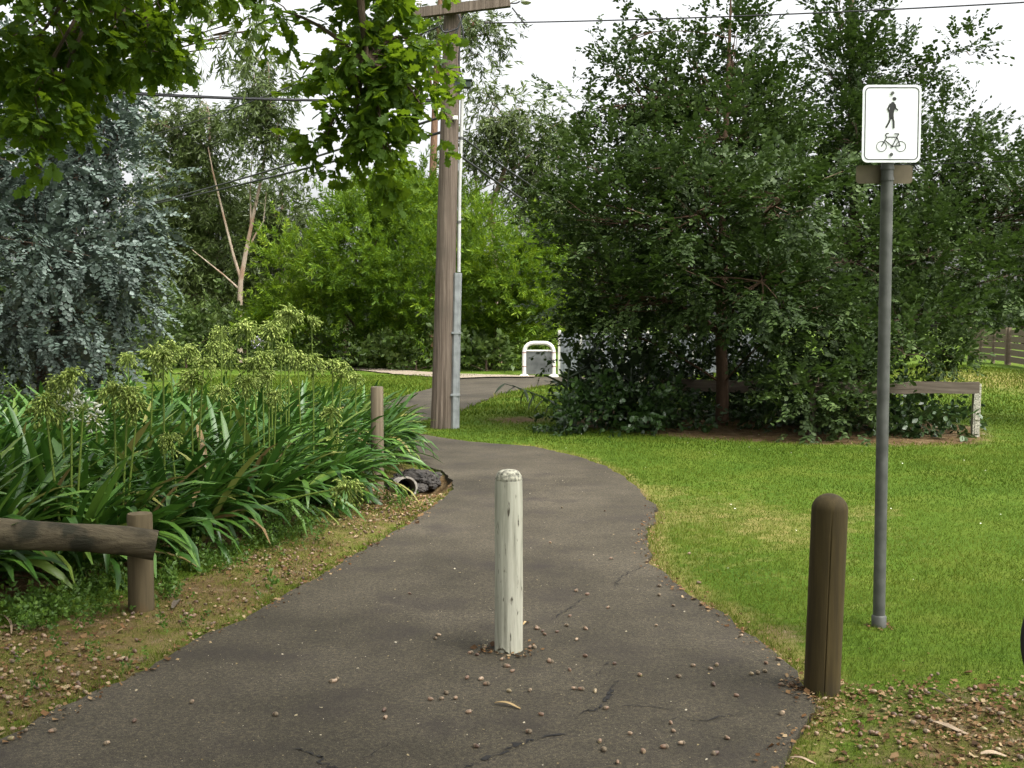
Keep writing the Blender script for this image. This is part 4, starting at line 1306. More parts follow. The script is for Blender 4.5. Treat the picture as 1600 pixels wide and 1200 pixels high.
hoop('white tubular hoop rail with grey panel at the end of the path', 819, 865, 536, 589, 33.4)
bar_a, bar_b = at(874, 590, 35.0), at(1195, 590, 33)
bar_a[2] = bar_b[2] = 0
root = thing('sheet_barrier', 'long pale sheet-metal barrier glimpsed through the leaves under the oak', 'fence', bar_a)
for k in range(9):
    a = bar_a + (bar_b - bar_a) * k / 9; b = bar_a + (bar_b - bar_a) * (k + 1) / 9
    d = b - a; L = np.linalg.norm(d); Rm = Matrix.Rotation(math.atan2(d[1], d[0]), 3, 'Z')
    m = MB(); m.box((a + b) / 2 + [0, 0, 0.72], (L - 0.06, 0.03, 1.25), Rm)
    for j in range(6):
        m.box(a + d * (j + 0.5) / 6 + [0, -0.025, 0.72], (0.05, 0.02, 1.24), Rm)
    m.obj('panel', M['pale_sheet'], root)
    m = MB(); m.box(a + [0, 0, 0.72], (0.07, 0.09, 1.44), Rm); m.obj('post', M['white_paint'], root)

# ------------------------------------------------------------------ drain pipe and broken asphalt
db = gd(632, 768); db[2] = zg(db[0], db[1])
root = thing('drain_pipe', 'short round drain pipe opening in the hole beside the path', 'pipe', db)
m = MB()
ax = np.array([-0.15, 1.0, 0.0]); ax /= np.linalg.norm(ax)
ax = np.array([-0.22, 1.0, -0.16]); ax /= np.linalg.norm(ax)
c = at(634, 762, db[1] + 0.02)
bx_ = np.cross(ax, [0, 0, 1]); bx_ /= np.linalg.norm(bx_); cz = np.cross(bx_, ax)
V, F = [], []
for (rr_, t) in ((0.108, 0), (0.108, 0.55), (0.09, 0.55), (0.09, 0.0)):
    for k in range(28):
        a = 2 * math.pi * k / 28
        V.append(c + ax * (t - 0.06) + rr_ * (bx_ * math.cos(a) + cz * math.sin(a)))
for i in range(4):
    for k in range(28):
        F.append((i * 28 + k, i * 28 + (k + 1) % 28, ((i + 1) % 4) * 28 + (k + 1) % 28, ((i + 1) % 4) * 28 + k))
m.add(V, F); m.obj('pipe_wall', M['concrete'], root, smooth=True)
m = MB(); V = [c + ax * 0.4 + 0.09 * (bx_ * math.cos(2 * math.pi * k / 20) + cz * math.sin(2 * math.pi * k / 20)) for k in range(20)]
m.add(V, [list(range(20))]); m.obj('bore_disc', M['rot'], root)  # dark disc closing the pipe bore, sharing the bollard core's material


def rock(c, r, seed, n=20):
    rs = np.random.default_rng(seed)
    V, F = [], []
    kd = rs.normal(0, 1, (10, 3)) * 2.2; ph = rs.uniform(0, 6, 10)
    for i in range(n + 1):
        th = math.pi * i / n
        for k in range(2 * n):
            ph_ = math.pi * k / n
            d = np.array([math.sin(th) * math.cos(ph_), math.sin(th) * math.sin(ph_), math.cos(th)])
            f = 1 + 0.12 * np.sum(np.sin(kd @ d * 1.4 + ph)) / 2.2 + 0.05 * np.sum(np.sin(kd @ d * 5.1 + 2 * ph)) / 2 + 0.03 * rs.normal()
            V.append(np.array(c) + d * np.array(r) * f)
    for i in range(n):
        for k in range(2 * n):
            F.append((i * 2 * n + k, (i + 1) * 2 * n + k, (i + 1) * 2 * n + (k + 1) % (2 * n), i * 2 * n + (k + 1) % (2 * n)))
    return V, F


for (px, py, r, lab, sd) in [(652, 747, (0.26, 0.2, 0.10), 'largest dark lump of broken asphalt behind the drain pipe', 3), (614, 757, (0.10, 0.12, 0.07), 'small dark lump of broken asphalt at the foot of the post', 5), (672, 752, (0.12, 0.13, 0.08), 'dark broken asphalt lump at the edge of the path bite', 8), (655, 763, (0.09, 0.08, 0.05), 'small dark rubble piece just right of the drain pipe', 9)]:
    p = gd(px, py, -0.06)
    m = MB(); m.add(*rock(p, r, sd)); m.obj('rubble', M['rock'], None, label=lab, cat='rubble', group='broken asphalt around the drain')

# ------------------------------------------------------------------ agapanthus bed
def strap(curl, L=1.0, w=0.042, seg=7, fold=0.012):
    """leaf along +y rising in z then arching over."""
    th0 = RAD(78)
    pos = np.array([0.0, 0.0]); pts = [pos.copy()]; th = th0
    for i in range(seg):
        th -= curl / seg * (0.5 + 1.0 * i / seg)
        pos = pos + np.array([math.cos(th), math.sin(th)]) * L / seg
        pts.append(pos.copy())
    V, F = [], []
    ws = w * np.array([0.75, 0.92, 1.0, 1.04, 1.04, 0.96, 0.78, 0.18])
    for (y, z), ww in zip(pts, ws):
        V += [(-ww / 2, y, z + fold * ww / w), (0, y, z), (ww / 2, y, z + fold * ww / w)]
    for i in range(seg):
        F += [(3 * i, 3 * i + 1, 3 * i + 4, 3 * i + 3), (3 * i + 1, 3 * i + 2, 3 * i + 5, 3 * i + 4)]
    return np.array(V), np.array(F)


STR = [strap(c) for c in np.linspace(0.5, 2.7, 10)]
STRM = []
for V, F in STR:
    me = fast_mesh('leaf', V, F, M['strap'], np.full(len(V), 0.0))
    me.polygons.foreach_set('use_smooth', [True] * len(me.polygons))
    STRM.append(me)


def umbel(kind):
    n = int({'seed': 125, 'white': 70, 'mauve': 80}[kind] * rng.uniform(0.6, 1.2))
    gap = norm(rng.normal(0, 1, 3) * [1, 1, 0.4])
    d = norm(rng.normal(0, 1, (n * 2, 3)) + np.array([0, 0, 0.35]))
    d = d[(d @ gap) < rng.uniform(0.35, 0.9)][:n]
    n = len(d)
    rp = rng.uniform(0.055, 0.10, n) * rng.uniform(0.85, 1.1)
    tip = d * rp[:, None] - np.array([0, 0, 1]) * (rp[:, None] * 0.25)
    Vs, Fs, As, off = [], [], [], 0
    # pedicels
    m = MB()
    for t in tip:
        m.tube([np.zeros(3), t * 0.55 + [0, 0, 0.006], t], 0.0016, 3, cap=False)
    pedV, pedF = np.array(m.v), np.array(m.f)
    # pods hang down from the tips
    pd = norm(d * 0.45 + np.array([0, 0, -0.75]) + rng.normal(0, 0.25, (n, 3))) if kind == 'seed' else norm(d + rng.normal(0, 0.45, (n, 3)) - [0, 0, 0.25])
    T = np.array([[0, 0, 0], [0.16, 0.45, 0.0], [0, 0.45, 0.16], [-0.16, 0.45, 0], [0, 0.45, -0.16], [0, 1, 0]])
    TF = np.array([(0, 1, 2), (0, 2, 3), (0, 3, 4), (0, 4, 1), (5, 2, 1), (5, 3, 2), (5, 4, 3), (5, 1, 4)])
    V, F = scatter(T, TF, tip, frames(pd, rng.normal(0, 1, (n, 3))), rng.uniform(0.026, 0.048, n) * (1.0 if kind == 'seed' else 1.3))
    return pedV, pedF, V, F, np.repeat(rng.uniform(0, 1, n), 6)


UMB = {}
for kind, mt in (('seed', 'pod'), ('white', 'petal_white'), ('mauve', 'petal_mauve')):
    UMB[kind] = []
    for _ in range(7):
        pV, pF, V, F, A = umbel(kind)
        UMB[kind].append((fast_mesh('flower_head', V, F, M[mt], A), fast_mesh('pedicels', pV, pF, M['pod'], np.full(len(pV), 0.4))))

rng = np.random.default_rng(107)
# clump positions
cand = []
bx0, by0 = BED.min(0); bx1, by1 = BED.max(0)
tries = rng.uniform((max(bx0, -6.2), by0), (bx1, min(by1, 15.2)), (6000, 2))
tries = tries[sdist(tries, BED) < -0.14]
_pp = gd(590, 754)[:2]; _dd = gd(640, 762)[:2]
tries = tries[(np.hypot(*(tries - _dd).T) > 0.95) & ~((np.hypot(*(tries - _pp).T) < 0.55) & (tries[:, 1] < _pp[1] + 0.1))]
tries = tries[(tries[:, 0] > -0.52 * tries[:, 1] - 0.6)]
for p in tries:
    if all((p[0] - q[0]) ** 2 + (p[1] - q[1]) ** 2 > 0.42 ** 2 for q in cand):
        cand.append(p)
cand = sorted(cand, key=lambda p: p[1] + abs(p[0] + 1.5) * 0.1)
print('agapanthus clumps', len(cand))
front = {}
dist_front = sdist(np.array(cand), BED)
order = np.argsort(np.array([c[1] for c in cand]) - 0.6 * (dist_front > -0.7))
n_ind = 26
HEADS = [(300, 548, 1), (240, 556, 1), (268, 545, 1), (330, 545, 1), (70, 632, 0), (92, 600, 0), (112, 590, 0), (200, 620, 0), (178, 612, 0), (215, 640, 0), (345, 520, 0), (352, 540, 0), (385, 512, 1), (403, 535, 2), (440, 505, 1), (452, 492, 1), (487, 502, 1), (425, 515, 1),
         (490, 565, 0), (465, 560, 0), (520, 572, 0), (556, 590, 0), (268, 690, 0), (420, 592, 0), (432, 620, 0), (385, 598, 0), (300, 592, 0), (517, 645, 0), (522, 690, 0), (540, 762, 0), (130, 640, 3), (150, 655, 3), (112, 625, 3), (345, 610, 0), (360, 560, 0), (200, 560, 0), (395, 570, 0), (318, 570, 0), (410, 560, 0), (445, 545, 0), (535, 575, 0), (255, 560, 1)]
cl_roots = []
ca_ = np.array(cand)
def clump_label(p, isf):
    px = 800 + p[0] / p[1] * FPX
    if isf and px < 210: return 'agapanthus clump of drooping strap leaves directly behind the log barrier', 'agapanthus behind the log barrier'
    if isf and px < 330: return 'agapanthus clump of strap leaves just right of the log barrier post', 'agapanthus beside the log barrier post'
    if np.hypot(p[0] - gd(590, 754)[0], p[1] - gd(590, 754)[1]) < 0.9: return 'agapanthus clump of arching strap leaves around the grey post', 'agapanthus around the grey post'
    if isf: return 'agapanthus clump of arching strap leaves along the littered verge', 'agapanthus along the verge'
    if p[1] < 9.0: return 'agapanthus clump of upright strap leaves in the middle of the bed', 'agapanthus in the middle of the bed'
    return 'agapanthus clump of strap leaves at the back of the bed before the lawn', 'agapanthus at the back of the bed'


for ci, p in enumerate(cand):
    z = zg(p[0], p[1])
    isf = ci in set(order[:n_ind].tolist())
    lb_, gr_ = clump_label(p, isf)
    rt = thing('agapanthus_clump', lb_, 'plant', (p[0], p[1], z - 0.02), gr_)
    cl_roots.append(rt)
    nl = 50 if isf else 52
    az = rng.uniform(0, 2 * math.pi, nl)
    # leaves lean out towards the light over the path
    lean_az = math.atan2(1.0, -0.35)
    az = np.where(rng.random(nl) < 0.62, -math.pi / 2 + rng.normal(-0.25, 0.6, nl), az)
    curl = np.clip(rng.normal(0.42, 0.28, nl), 0, 0.999)
    ti = np.clip(np.abs(rng.normal(0.05, 0.34, nl)), -0.2, 0.95)
    sc = rng.uniform(0.66, 0.98, nl)
    Vs, Fs, As, off = [], [], [], 0
    for k in range(nl):
        vi = int(curl[k] * 10)
        mat = Matrix.Rotation(az[k], 4, 'Z') @ Matrix.Translation((0, 0.03, 0)) @ Matrix.Rotation(-ti[k], 4, 'X') @ Matrix.Rotation(rng.normal(0, 0.25), 4, 'Y') @ Matrix.Diagonal((rng.uniform(0.95, 1.5), sc[k], sc[k], 1))
        mat = Matrix.Translation((rng.normal(0, 0.06), rng.normal(0, 0.06), 0)) @ mat
        if isf:
            o = bpy.data.objects.new('leaf', STRM[vi])
            COL.objects.link(o)
            o.parent = rt
            o.matrix_local = mat
        else:
            V, F = STR[vi]
            A4 = np.array(mat)
            Vs.append(V @ A4[:3, :3].T + A4[:3, 3]); Fs.append(F + off); As.append(np.full(len(V), rng.random())); off += len(V)
    if not isf:
        me = fast_mesh('foliage', np.concatenate(Vs), np.concatenate(Fs), M['strap'], np.concatenate(As))
        me.polygons.foreach_set('use_smooth', [True] * len(me.polygons))
        link('foliage', me, rt, kind='stuff')
stalkm = M['pod']
HC = {}
for hi, (px, py, code) in enumerate(HEADS):
    # choose the clump whose stalk, 1.15 to 1.45 m tall, would carry a head here
    best = None
    for ci, p in enumerate(cand):
        q = at(px, py, p[1])
        hz = q[2] - cl_roots[ci].location[2]
        if 0.3 < hz < 1.6:
            dx = abs(q[0] - p[0])
            cost = 2 * dx + abs(hz - (1.2 if py < 600 else 1.0)) * 1.2
            if py > 640: cost = 3 * dx + abs(hz - 0.8)
            if best is None or cost < best[0]:
                best = (cost, ci, q)
    if best is None:
        continue
    rt = cl_roots[best[1]]
    q = best[2]
    HC.setdefault(best[1], []).append(code)
    org = np.array(rt.location)
    foot = org + np.array([np.clip((q[0] - org[0]) * 0.3, -0.15, 0.15), 0, 0.1])
    m = MB(); m.tube(bez(foot, q, (0, 0, 0.06), 7), np.linspace(0.0085, 0.006, 7), 6)
    st = m.obj('flower_stalk', stalkm, rt, smooth=True)
    kind = {0: 'seed', 1: 'seed', 2: 'mauve', 3: 'white'}[code]
    hm, pm = UMB[kind][hi % 7]
    hd = link('flower_head', hm, st, loc=tuple(q - org), kind='stuff')
    hd.rotation_euler = (rng.normal(0, 0.2), rng.normal(0, 0.2), rng.uniform(0, 6.28))
    s_ = {1: 1.4, 3: 0.9, 2: 0.95}.get(code, 1.12) * rng.uniform(0.9, 1.1)
    hd.scale = (s_, s_, s_)
    pe = link('pedicels', pm, st, loc=tuple(q - org), kind='stuff')
    pe.rotation_euler = hd.rotation_euler; pe.scale = hd.scale

NW = {1: 'one', 2: 'two', 3: 'three', 4: 'four', 5: 'five', 6: 'six', 7: 'seven', 8: 'eight'}
for ci, cs in HC.items():
    kinds = set({0: 'seed', 1: 'large seed', 2: 'mauve flower', 3: 'white flower'}[c] for c in cs)
    rt = cl_roots[ci]
    where = {'agapanthus behind the log barrier': 'behind the log barrier', 'agapanthus beside the log barrier post': 'beside the log post', 'agapanthus around the grey post': 'beside the grey post',
             'agapanthus along the verge': 'along the verge', 'agapanthus in the middle of the bed': 'mid bed', 'agapanthus at the back of the bed': 'at the back of the bed'}[rt['group']]
    rt['label'] = 'agapanthus clump with %s %s head%s %s' % (NW.get(len(cs), 'many'), ' and '.join(sorted(kinds)), '' if len(cs) == 1 else 's', where)

# ------------------------------------------------------------------ ivy, canna and low plants under the dark oaks
def mound(name, label, cat, blobs, sprigs, mat, dens, per, rc, updir, group=None, kind=None, minz=0.0, shell=0.55):
    C, D, K, T = fill_blobs(blobs, dens, per, rc, updir, shell)
    ok = C[:, 2] > minz
    C, D, T = C[ok], D[ok], T[ok]
    V, F, A = crown_geo(C, D, sprigs, (0.8, 1.25), T)
    ok = V[:, 2].min()
    b0 = np.array([blobs[0][0][0], blobs[0][0][1], 0.0])
    me = fast_mesh(name, V, F, mat, A, b0)
    o = link(name, me, None, label, cat, group, kind, loc=tuple(b0))
    return o


sp_ivy = [sprig(BROAD, 9, 0.22, 0.095, 0.9, 0.2, 0.6) for _ in range(5)]
mound('ivy', 'dark ivy and brambles filling the shade under the bushy oak', 'ivy', [blob(960, 640, 16.2, 90, 40, 0.7), blob(1025, 640, 16.6, 65, 32, 0.6), blob(1215, 650, 16.8, 50, 28, 0.5), blob(1120, 610, 19.0, 110, 45, 0.6), blob(1210, 610, 18.0, 55, 40, 0.5), blob(1128, 655, 18.0, 60, 26, 0.3), blob(1030, 664, 16.4, 60, 16, 0.35), blob(1240, 672, 16.2, 75, 14, 0.3), blob(1330, 668, 15.8, 70, 16, 0.3), blob(920, 664, 16.0, 60, 18, 0.4), blob(1060, 585, 19.5, 120, 50, 0.4), blob(1230, 585, 19.5, 120, 50, 0.4), blob(950, 600, 17.4, 70, 45, 0.6), blob(1010, 580, 18.2, 80, 40, 0.5, 0.5), blob(1310, 650, 16.8, 80, 28, 0.6), blob(1310, 600, 17.6, 80, 40, 0.6, 0.7)], sp_ivy, M['ivy_leaf'], 9, 6, 0.14, 0.2, kind='stuff', minz=0.03)
mound('groundcover_bush', 'low dark green bush sprawling at the foot of the rail fence post', 'bush', [blob(1440, 664, 15.6, 55, 24, 0.5), blob(1400, 650, 15.9, 40, 25, 0.4), blob(1485, 672, 15.7, 30, 14, 0.3)], sp_ivy, M['ivy_leaf'], 11, 6, 0.12, 0.3, minz=0.03)
mound('fern_bush', 'leafy branch of pale green leaves hanging over the rail fence', 'bush', [blob(1330, 630, 15.8, 50, 28, 0.3), blob(1405, 640, 16.2, 30, 20, 0.3)], sp_ivy, M['scrub_leaf'], 7, 5, 0.12, 0.0, minz=0.03)
# dark broad-leaved plant at the corner of the oak shade
cb_ = gd(897, 672); cb_[2] = 0
root = thing('canna_plant', 'dark purple-green broad-leaved canna at the corner of the oak shade', 'plant', cb_)
LV = []
for t in np.linspace(0, 1, 7):
    w = 0.34 * math.sin(math.pi * min(1, t * 0.93 + 0.05)) ** 0.8 * 0.5
    LV += [(-w, t, 0.06 - 0.3 * t * t), (0, t, -0.3 * t * t), (w, t, 0.06 - 0.3 * t * t)]
LF = []
for i in range(6):
    LF += [(3 * i, 3 * i + 1, 3 * i + 4, 3 * i + 3), (3 * i + 1, 3 * i + 2, 3 * i + 5, 3 * i + 4)]
lm = fast_mesh('leaf', np.array(LV), np.array(LF), M['canna_leaf'], np.full(len(LV), 0.5))
lm.polygons.foreach_set('use_smooth', [True] * len(LF))
for k in range(11):
    f0 = cb_ + np.array([rng.uniform(-0.2, 1.05), rng.uniform(-0.25, 0.4), 0])
    h = rng.uniform(0.6, 1.15)
    tip = f0 + np.array([rng.normal(0, 0.15), rng.normal(0, 0.1), h])
    m = MB(); m.tube(bez(f0, tip, (0, 0, 0), 5), 0.014, 5); m.obj('stem', M['canna_leaf'], root)
    for j in range(5):
        p = f0 + (tip - f0) * (0.3 + 0.17 * j)
        o = link('leaf', lm, root, loc=tuple(p - cb_))
        o.rotation_euler = (rng.uniform(0.5, 1.1), rng.normal(0, 0.2), rng.uniform(0, 6.28)); s_ = rng.uniform(0.34, 0.5); o.scale = (s_, s_, s_)
f0 = cb_ + np.array([-0.02, -0.1, 0.25]); tip = at(790, 600, cb_[1] - 0.1)
m = MB(); m.tube(bez(f0, tip, (0, 0, 0.1), 8), np.linspace(0.014, 0.006, 8), 5); m.obj('stem', M['canna_leaf'], root)
for j in range(11):
    t = 0.3 + 0.07 * j
    p = bez(f0, tip, (0, 0, 0.1), 21)[int(t * 20)]
    o = link('leaf', lm, root, loc=tuple(p - cb_))
    o.rotation_euler = (rng.uniform(-0.9, -0.2), rng.normal(0, 0.3), rng.uniform(0.6, 2.6) + (3.14 if j % 2 else 0)); s_ = rng.uniform(0.17, 0.26); o.scale = (s_ * 0.8, s_, s_)

rng = np.random.default_rng(108)
# weeds along the front of the bed
sp_weed = [sprig(KITE, 18, 0.12, 0.022, 0.9, 0.0, 0.5) for _ in range(5)]
wp = []
for px, py, rx, ry, nn_ in [(150, 930, 45, 14, 60), (95, 965, 70, 10, 90), (50, 985, 60, 10, 60), (175, 905, 30, 12, 40), (262, 925, 14, 22, 50), (330, 885, 50, 14, 70), (400, 855, 45, 14, 70), (260, 890, 40, 12, 40), (530, 800, 50, 8, 40), (575, 790, 30, 6, 20), (460, 845, 30, 10, 40), (150, 1040, 120, 20, 14), (300, 985, 60, 12, 10), (430, 930, 50, 10, 12), (60, 1090, 60, 15, 8), (630, 790, 30, 8, 20)]:
    q = np.column_stack([rng.normal(px, rx * 0.6, nn_), rng.normal(py, ry * 0.7, nn_)])
    for x, y in q:
        g_ = gd(x, y); g_[2] = zg(g_[0], g_[1]); wp.append(g_)
wp = np.array(wp); wp = wp[sdist(wp[:, :2], PATH) > 0.03]
WD = norm(np.column_stack([rng.normal(0, 0.5, len(wp)), rng.normal(0, 0.5, len(wp)), np.ones(len(wp))]))
V, F, A = crown_geo(wp, WD, sp_weed, (0.5, 1.5))
link('weeds', fast_mesh('weeds', V, F, M['weed_leaf'], A), None, 'low green weeds along the edge of the flower bed', 'weeds', kind='stuff')
p = gd(452, 850); p[2] = 0.12
mound('weed_bush', 'small bright green weed bush at the edge of the bed', 'bush', [(p, (0.17, 0.15, 0.11))], sp_weed, M['weed_leaf'], 110, 5, 0.05, 0.5, minz=0.0)

# ------------------------------------------------------------------ grass blades
rng = np.random.default_rng(109)
BL = np.array([[-0.5, 0, 0], [0.5, 0, 0], [0.0, 0.25, 1.0]])
BV, BA = [], []
def blades(x0, x1, y0, y1, dens, h, w):
    area = (x1 - x0) * (y1 - y0)
    n = int(area * dens)
    P = rng.uniform((x0, y0), (x1, y1), (n, 2))
    over = np.abs(P[:, 0]) - 0.5 * P[:, 1]
    P = P[(over < 0.4) | ((over < 3.0) & (rng.random(len(P)) < 0.45))]
    dp = sdist(P, PATH)
    so, dr = masks(P)
    tuft = sstep(0.25, 0.6, vnoise(P + 7.7, 0.22)) * (so < 0.62) * 0.6
    keep = (dp > -0.012) & (rng.random(len(P)) > np.clip(so * 1.5 + 0.25 * vnoise(P, 0.35) * (so > 0.05) - tuft, 0, 0.985)) & (sdist(P, BED) > -0.15)
    P, dr, dp, so = P[keep], dr[keep], dp[keep], so[keep]
    n = len(P)
    z = height(P)
    hh = h * rng.uniform(0.45, 1.25, n) * (1 + 0.4 * vnoise(P, 0.8)) * (1 + 0.5 * (dp < 0.08))
    ww = w * rng.uniform(0.7, 1.3, n)
    a = rng.uniform(0, 2 * math.pi, n)
    ln = rng.uniform(0.1, 1.1, n) * hh
    la = rng.uniform(0, 2 * math.pi, n)
    b0 = np.column_stack([P, z - 0.004])
    side = np.column_stack([np.cos(a), np.sin(a), np.zeros(n)]) * ww[:, None] / 2
    tip = b0 + np.column_stack([np.cos(la) * ln, np.sin(la) * ln, hh])
    V = np.stack([b0 - side, b0 + side, tip], 1).reshape(-1, 3)
    var = np.clip(0.32 + 0.2 * vnoise(P, 0.9) + 0.16 * vnoise(P + 50, 0.18) + rng.normal(0, 0.16, n) + 0.75 * dr * (rng.random(n) < 0.75) + 0.3 * so * (rng.random(n) < 0.5), 0, 1)
    BV.append(V); BA.append(np.repeat(var, 3))
blades(-4.5, 6.2, 3.0, 6.5, 7600, 0.026, 0.0036)
blades(-5.5, 7.5, 6.5, 9.5, 4400, 0.026, 0.0055)
blades(-2, 10, 9.5, 14, 2200, 0.027, 0.009)
blades(-3, 12, 14, 19, 1000, 0.033, 0.014)
blades(-9, 14, 19, 34, 260, 0.06, 0.028)
V = np.concatenate(BV); A = np.concatenate(BA)
print('blades', len(V) // 3)
link('grass', fast_mesh('grass', V, np.arange(len(V)).reshape(-1, 3), M['blade'], A), None, 'short mown grass of the lawn', 'grass', kind='stuff')

# ------------------------------------------------------------------ acorns, leaf litter and chips
def acorn_mesh(name, cup=True, n=9):
    m = MB()
    m.lathe([(0.0015, -0.0175), (0.005, -0.015), (0.0085, -0.008), (0.0095, 0.0), (0.0088, 0.007), (0.006, 0.011)], n)
    if cup:
        m.lathe([(0.0105, 0.003), (0.0112, 0.007), (0.0095, 0.0125), (0.005, 0.0155), (0.0015, 0.0195)], n, mi=1)
    m.v = [(v[0], v[1], v[2]) for v in m.v]
    return m.mesh(name, [M['acorn'], M['acorn_cup']], smooth=True)


rng = np.random.default_rng(110)
AC = [acorn_mesh('acorn', True), acorn_mesh('acorn', False), acorn_mesh('acorn', True)]
PATH_ACORNS = [(672, 1096), (690, 1095), (712, 1094), (697, 1086), (730, 1062), (752, 1064), (800, 1052), (792, 1044), (835, 1014), (828, 1014), (840, 985), (848, 989), (851, 994), (838, 983), (520, 1068), (527, 1064), (602, 1125), (600, 1113), (744, 1170), (733, 1116), (826, 1147), (846, 1120), (828, 1082), (860, 1037), (890, 1050), (795, 1083),
                (858, 1035), (885, 980), (890, 965), (900, 926), (918, 931), (1030, 918), (1030, 932), (1052, 949), (955, 875), (901, 925), (915, 985), (901, 1002), (914, 1028), (960, 1040), (1083, 1043), (1120, 1042), (1174, 1056), (1184, 1054), (1195, 1052), (1197, 1039), (1220, 1073), (1235, 1073), (1115, 1073), (1222, 1118), (1136, 1157), (937, 1162), (943, 1175),
                (1118, 1181), (1038, 1171), (1005, 1178), (1048, 1133), (1052, 1146), (985, 1150), (167, 1165), (40, 1145), (18, 1158), (20, 1140), (82, 1146), (1158, 996), (930, 1083), (947, 1110), (897, 1079), (908, 1080), (680, 1000), (735, 1023), (757, 1015), (745, 1026), (757, 1012), (785, 1033), (685, 995), (525, 1066), (945, 800), (878, 795), (640, 930), (1077, 868), (860, 850), (1025, 980), (1110, 1048), (1060, 1060), (760, 1072), (1000, 1058), (950, 952), (870, 990), (1092, 912), (300, 1100), (430, 1120), (210, 1130), (1150, 1090), (1065, 1165), (965, 1195)]
for i, (px, py) in enumerate(PATH_ACORNS):
    q = gd(px, py)
    on = sdist(q[None, :2], PATH)[0] < 0
    o = link('acorn', AC[int(rng.integers(0, 3))], None, 'small brown acorn lying on the asphalt path', 'acorn', 'acorns scattered on the asphalt path',
             loc=(q[0], q[1], (0.0115 if on else zg(q[0], q[1]) + 0.012)))
    o.rotation_euler = (math.pi / 2 + rng.normal(0, 0.15), 0, rng.uniform(0, 6.28)); s_ = rng.uniform(0.7, 1.0); o.scale = (s_,) * 3
    if not on:
        o['label'] = 'brown acorn lying in the litter beside the path'; o['group'] = 'acorns in the litter beside the path'


def litter_points(n, poly, lo=0.0):
    a, b = poly.min(0), poly.max(0)
    a = np.maximum(a, [-3.6, 3.0]); b = np.minimum(b, [3.6, 11])
    P = rng.uniform(a, b, (n * 6, 2))
    P = P[inside(P, poly) & (sdist(P, PATH) > lo) & (np.abs(P[:, 0]) < 0.5 * P[:, 1] + 0.2)]
    cl = vnoise(P, 0.28)
    P = P[rng.random(len(P)) < sstep(-0.6, 0.8, cl) + 0.08]
    P = P[:n]
    fringe = rng.random(len(P)) < 0.55
    P = P + rng.normal(0, 1, P.shape) * np.where(fringe, 0.03, np.abs(rng.normal(0, 0.2, len(P))))[:, None]
    return P[sdist(P, PATH) > lo]


nearpath = litter_points(110, VERGE_L)
corner = litter_points(45, CORNER_R)
allv = np.concatenate([nearpath, corner])
show = np.argsort(allv[:, 1])
for k, i in enumerate(show[:190]):
    x, y = allv[i]
    o = link('acorn', AC[k % 3], None, 'brown acorn lying in the litter beside the path', 'acorn', 'acorns in the litter beside the path', loc=(x, y, zg(x, y) + 0.012))
    o.rotation_euler = (math.pi / 2 + rng.normal(0, 0.25), 0, rng.uniform(0, 6.28)); s_ = rng.uniform(0.6, 0.95); o.scale = (s_,) * 3
# the rest of the acorns and the fallen leaf scraps
LT = np.array([[0, 0, 0], [0.5, 0.3, 0.25], [0.35, 0.9, 0.1], [-0.1, 1.1, 0.3], [-0.45, 0.6, 0.15]])
LTF = np.array([(0, 1, 2), (0, 2, 3), (0, 3, 4)])
pts = np.concatenate([litter_points(5000, VERGE_L), litter_points(2200, CORNER_R), litter_points(1500, gp([(600, 715), (720, 735), (715, 775), (640, 825), (560, 800), (590, 760)]))])
bt = SHADE_SOIL; q = rng.uniform(bt.min(0), bt.max(0), (1400, 2)); pts = np.concatenate([pts, q[inside(q, bt)][:300]])
edge = resample(PATH, 0.02) + 0
e2 = edge[rng.integers(0, len(edge), 6000)] + rng.normal(0, 0.06, (6000, 2)); e2 = e2[(e2[:, 1] < 9.5) & (e2[:, 1] > 3) & (sdist(e2, PATH) > -0.10)]
for c_, r_, k_ in ((bb, 0.13, 160), (wb, 0.11, 60), (sb, 0.07, 30)):
    t_ = rng.uniform(0, 6.283, k_); q_ = r_ * rng.uniform(0.72, 1.5, k_)
    e2 = np.concatenate([e2, np.column_stack([c_[0] + q_ * np.cos(t_), c_[1] + q_ * np.sin(t_)])])
pts = np.concatenate([pts, e2])
zz = np.where(sdist(pts, PATH) < 0.01, 0.008, height(pts) + 0.006)
nP = len(pts)
d = norm(np.column_stack([rng.normal(0, 1, (nP, 2)), rng.normal(0, 0.15, nP)]))
up = norm(np.column_stack([rng.normal(0, 0.35, (nP, 2)), np.ones(nP)]))
V, F = scatter(LT, LTF, np.column_stack([pts, zz]), frames(d, up), rng.uniform(0.006, 0.022, nP) * np.where(rng.random(nP) < 0.10, 1.9, 1))
ap = np.concatenate([litter_points(420, VERGE_L), litter_points(60, CORNER_R)])
TN = MB(); TN.lathe([(0.003, -0.014), (0.0085, -0.006), (0.0095, 0.003), (0.006, 0.012), (0.002, 0.015)], 6)
TV = np.array(TN.v); TF_ = []
for f in TN.f:
    for j in range(1, len(f) - 1):
        TF_.append((f[0], f[j], f[j + 1]))
ad_ = norm(np.column_stack([rng.normal(0, 1, (len(ap), 2)), rng.normal(0, 0.3, len(ap))]))
AV, AF = scatter(TV[:, [0, 2, 1]] * [1, 1, -1], np.array(TF_), np.column_stack([ap, height(ap) + 0.009]), frames(ad_, np.tile([0.0, 0, 1], (len(ap), 1))), rng.uniform(0.75, 1.1, len(ap)))
link('acorn_litter', fast_mesh('acorn_litter', AV, AF, M['acorn']), None, 'more brown acorns strewn through the litter beside the path', 'litter', kind='stuff')
link('leaf_litter', fast_mesh('leaf_litter', V, F, M['litter'], np.repeat(rng.uniform(0, 1, nP), 5)), None, 'brown fallen leaf scraps along the path edges', 'litter', kind='stuff')
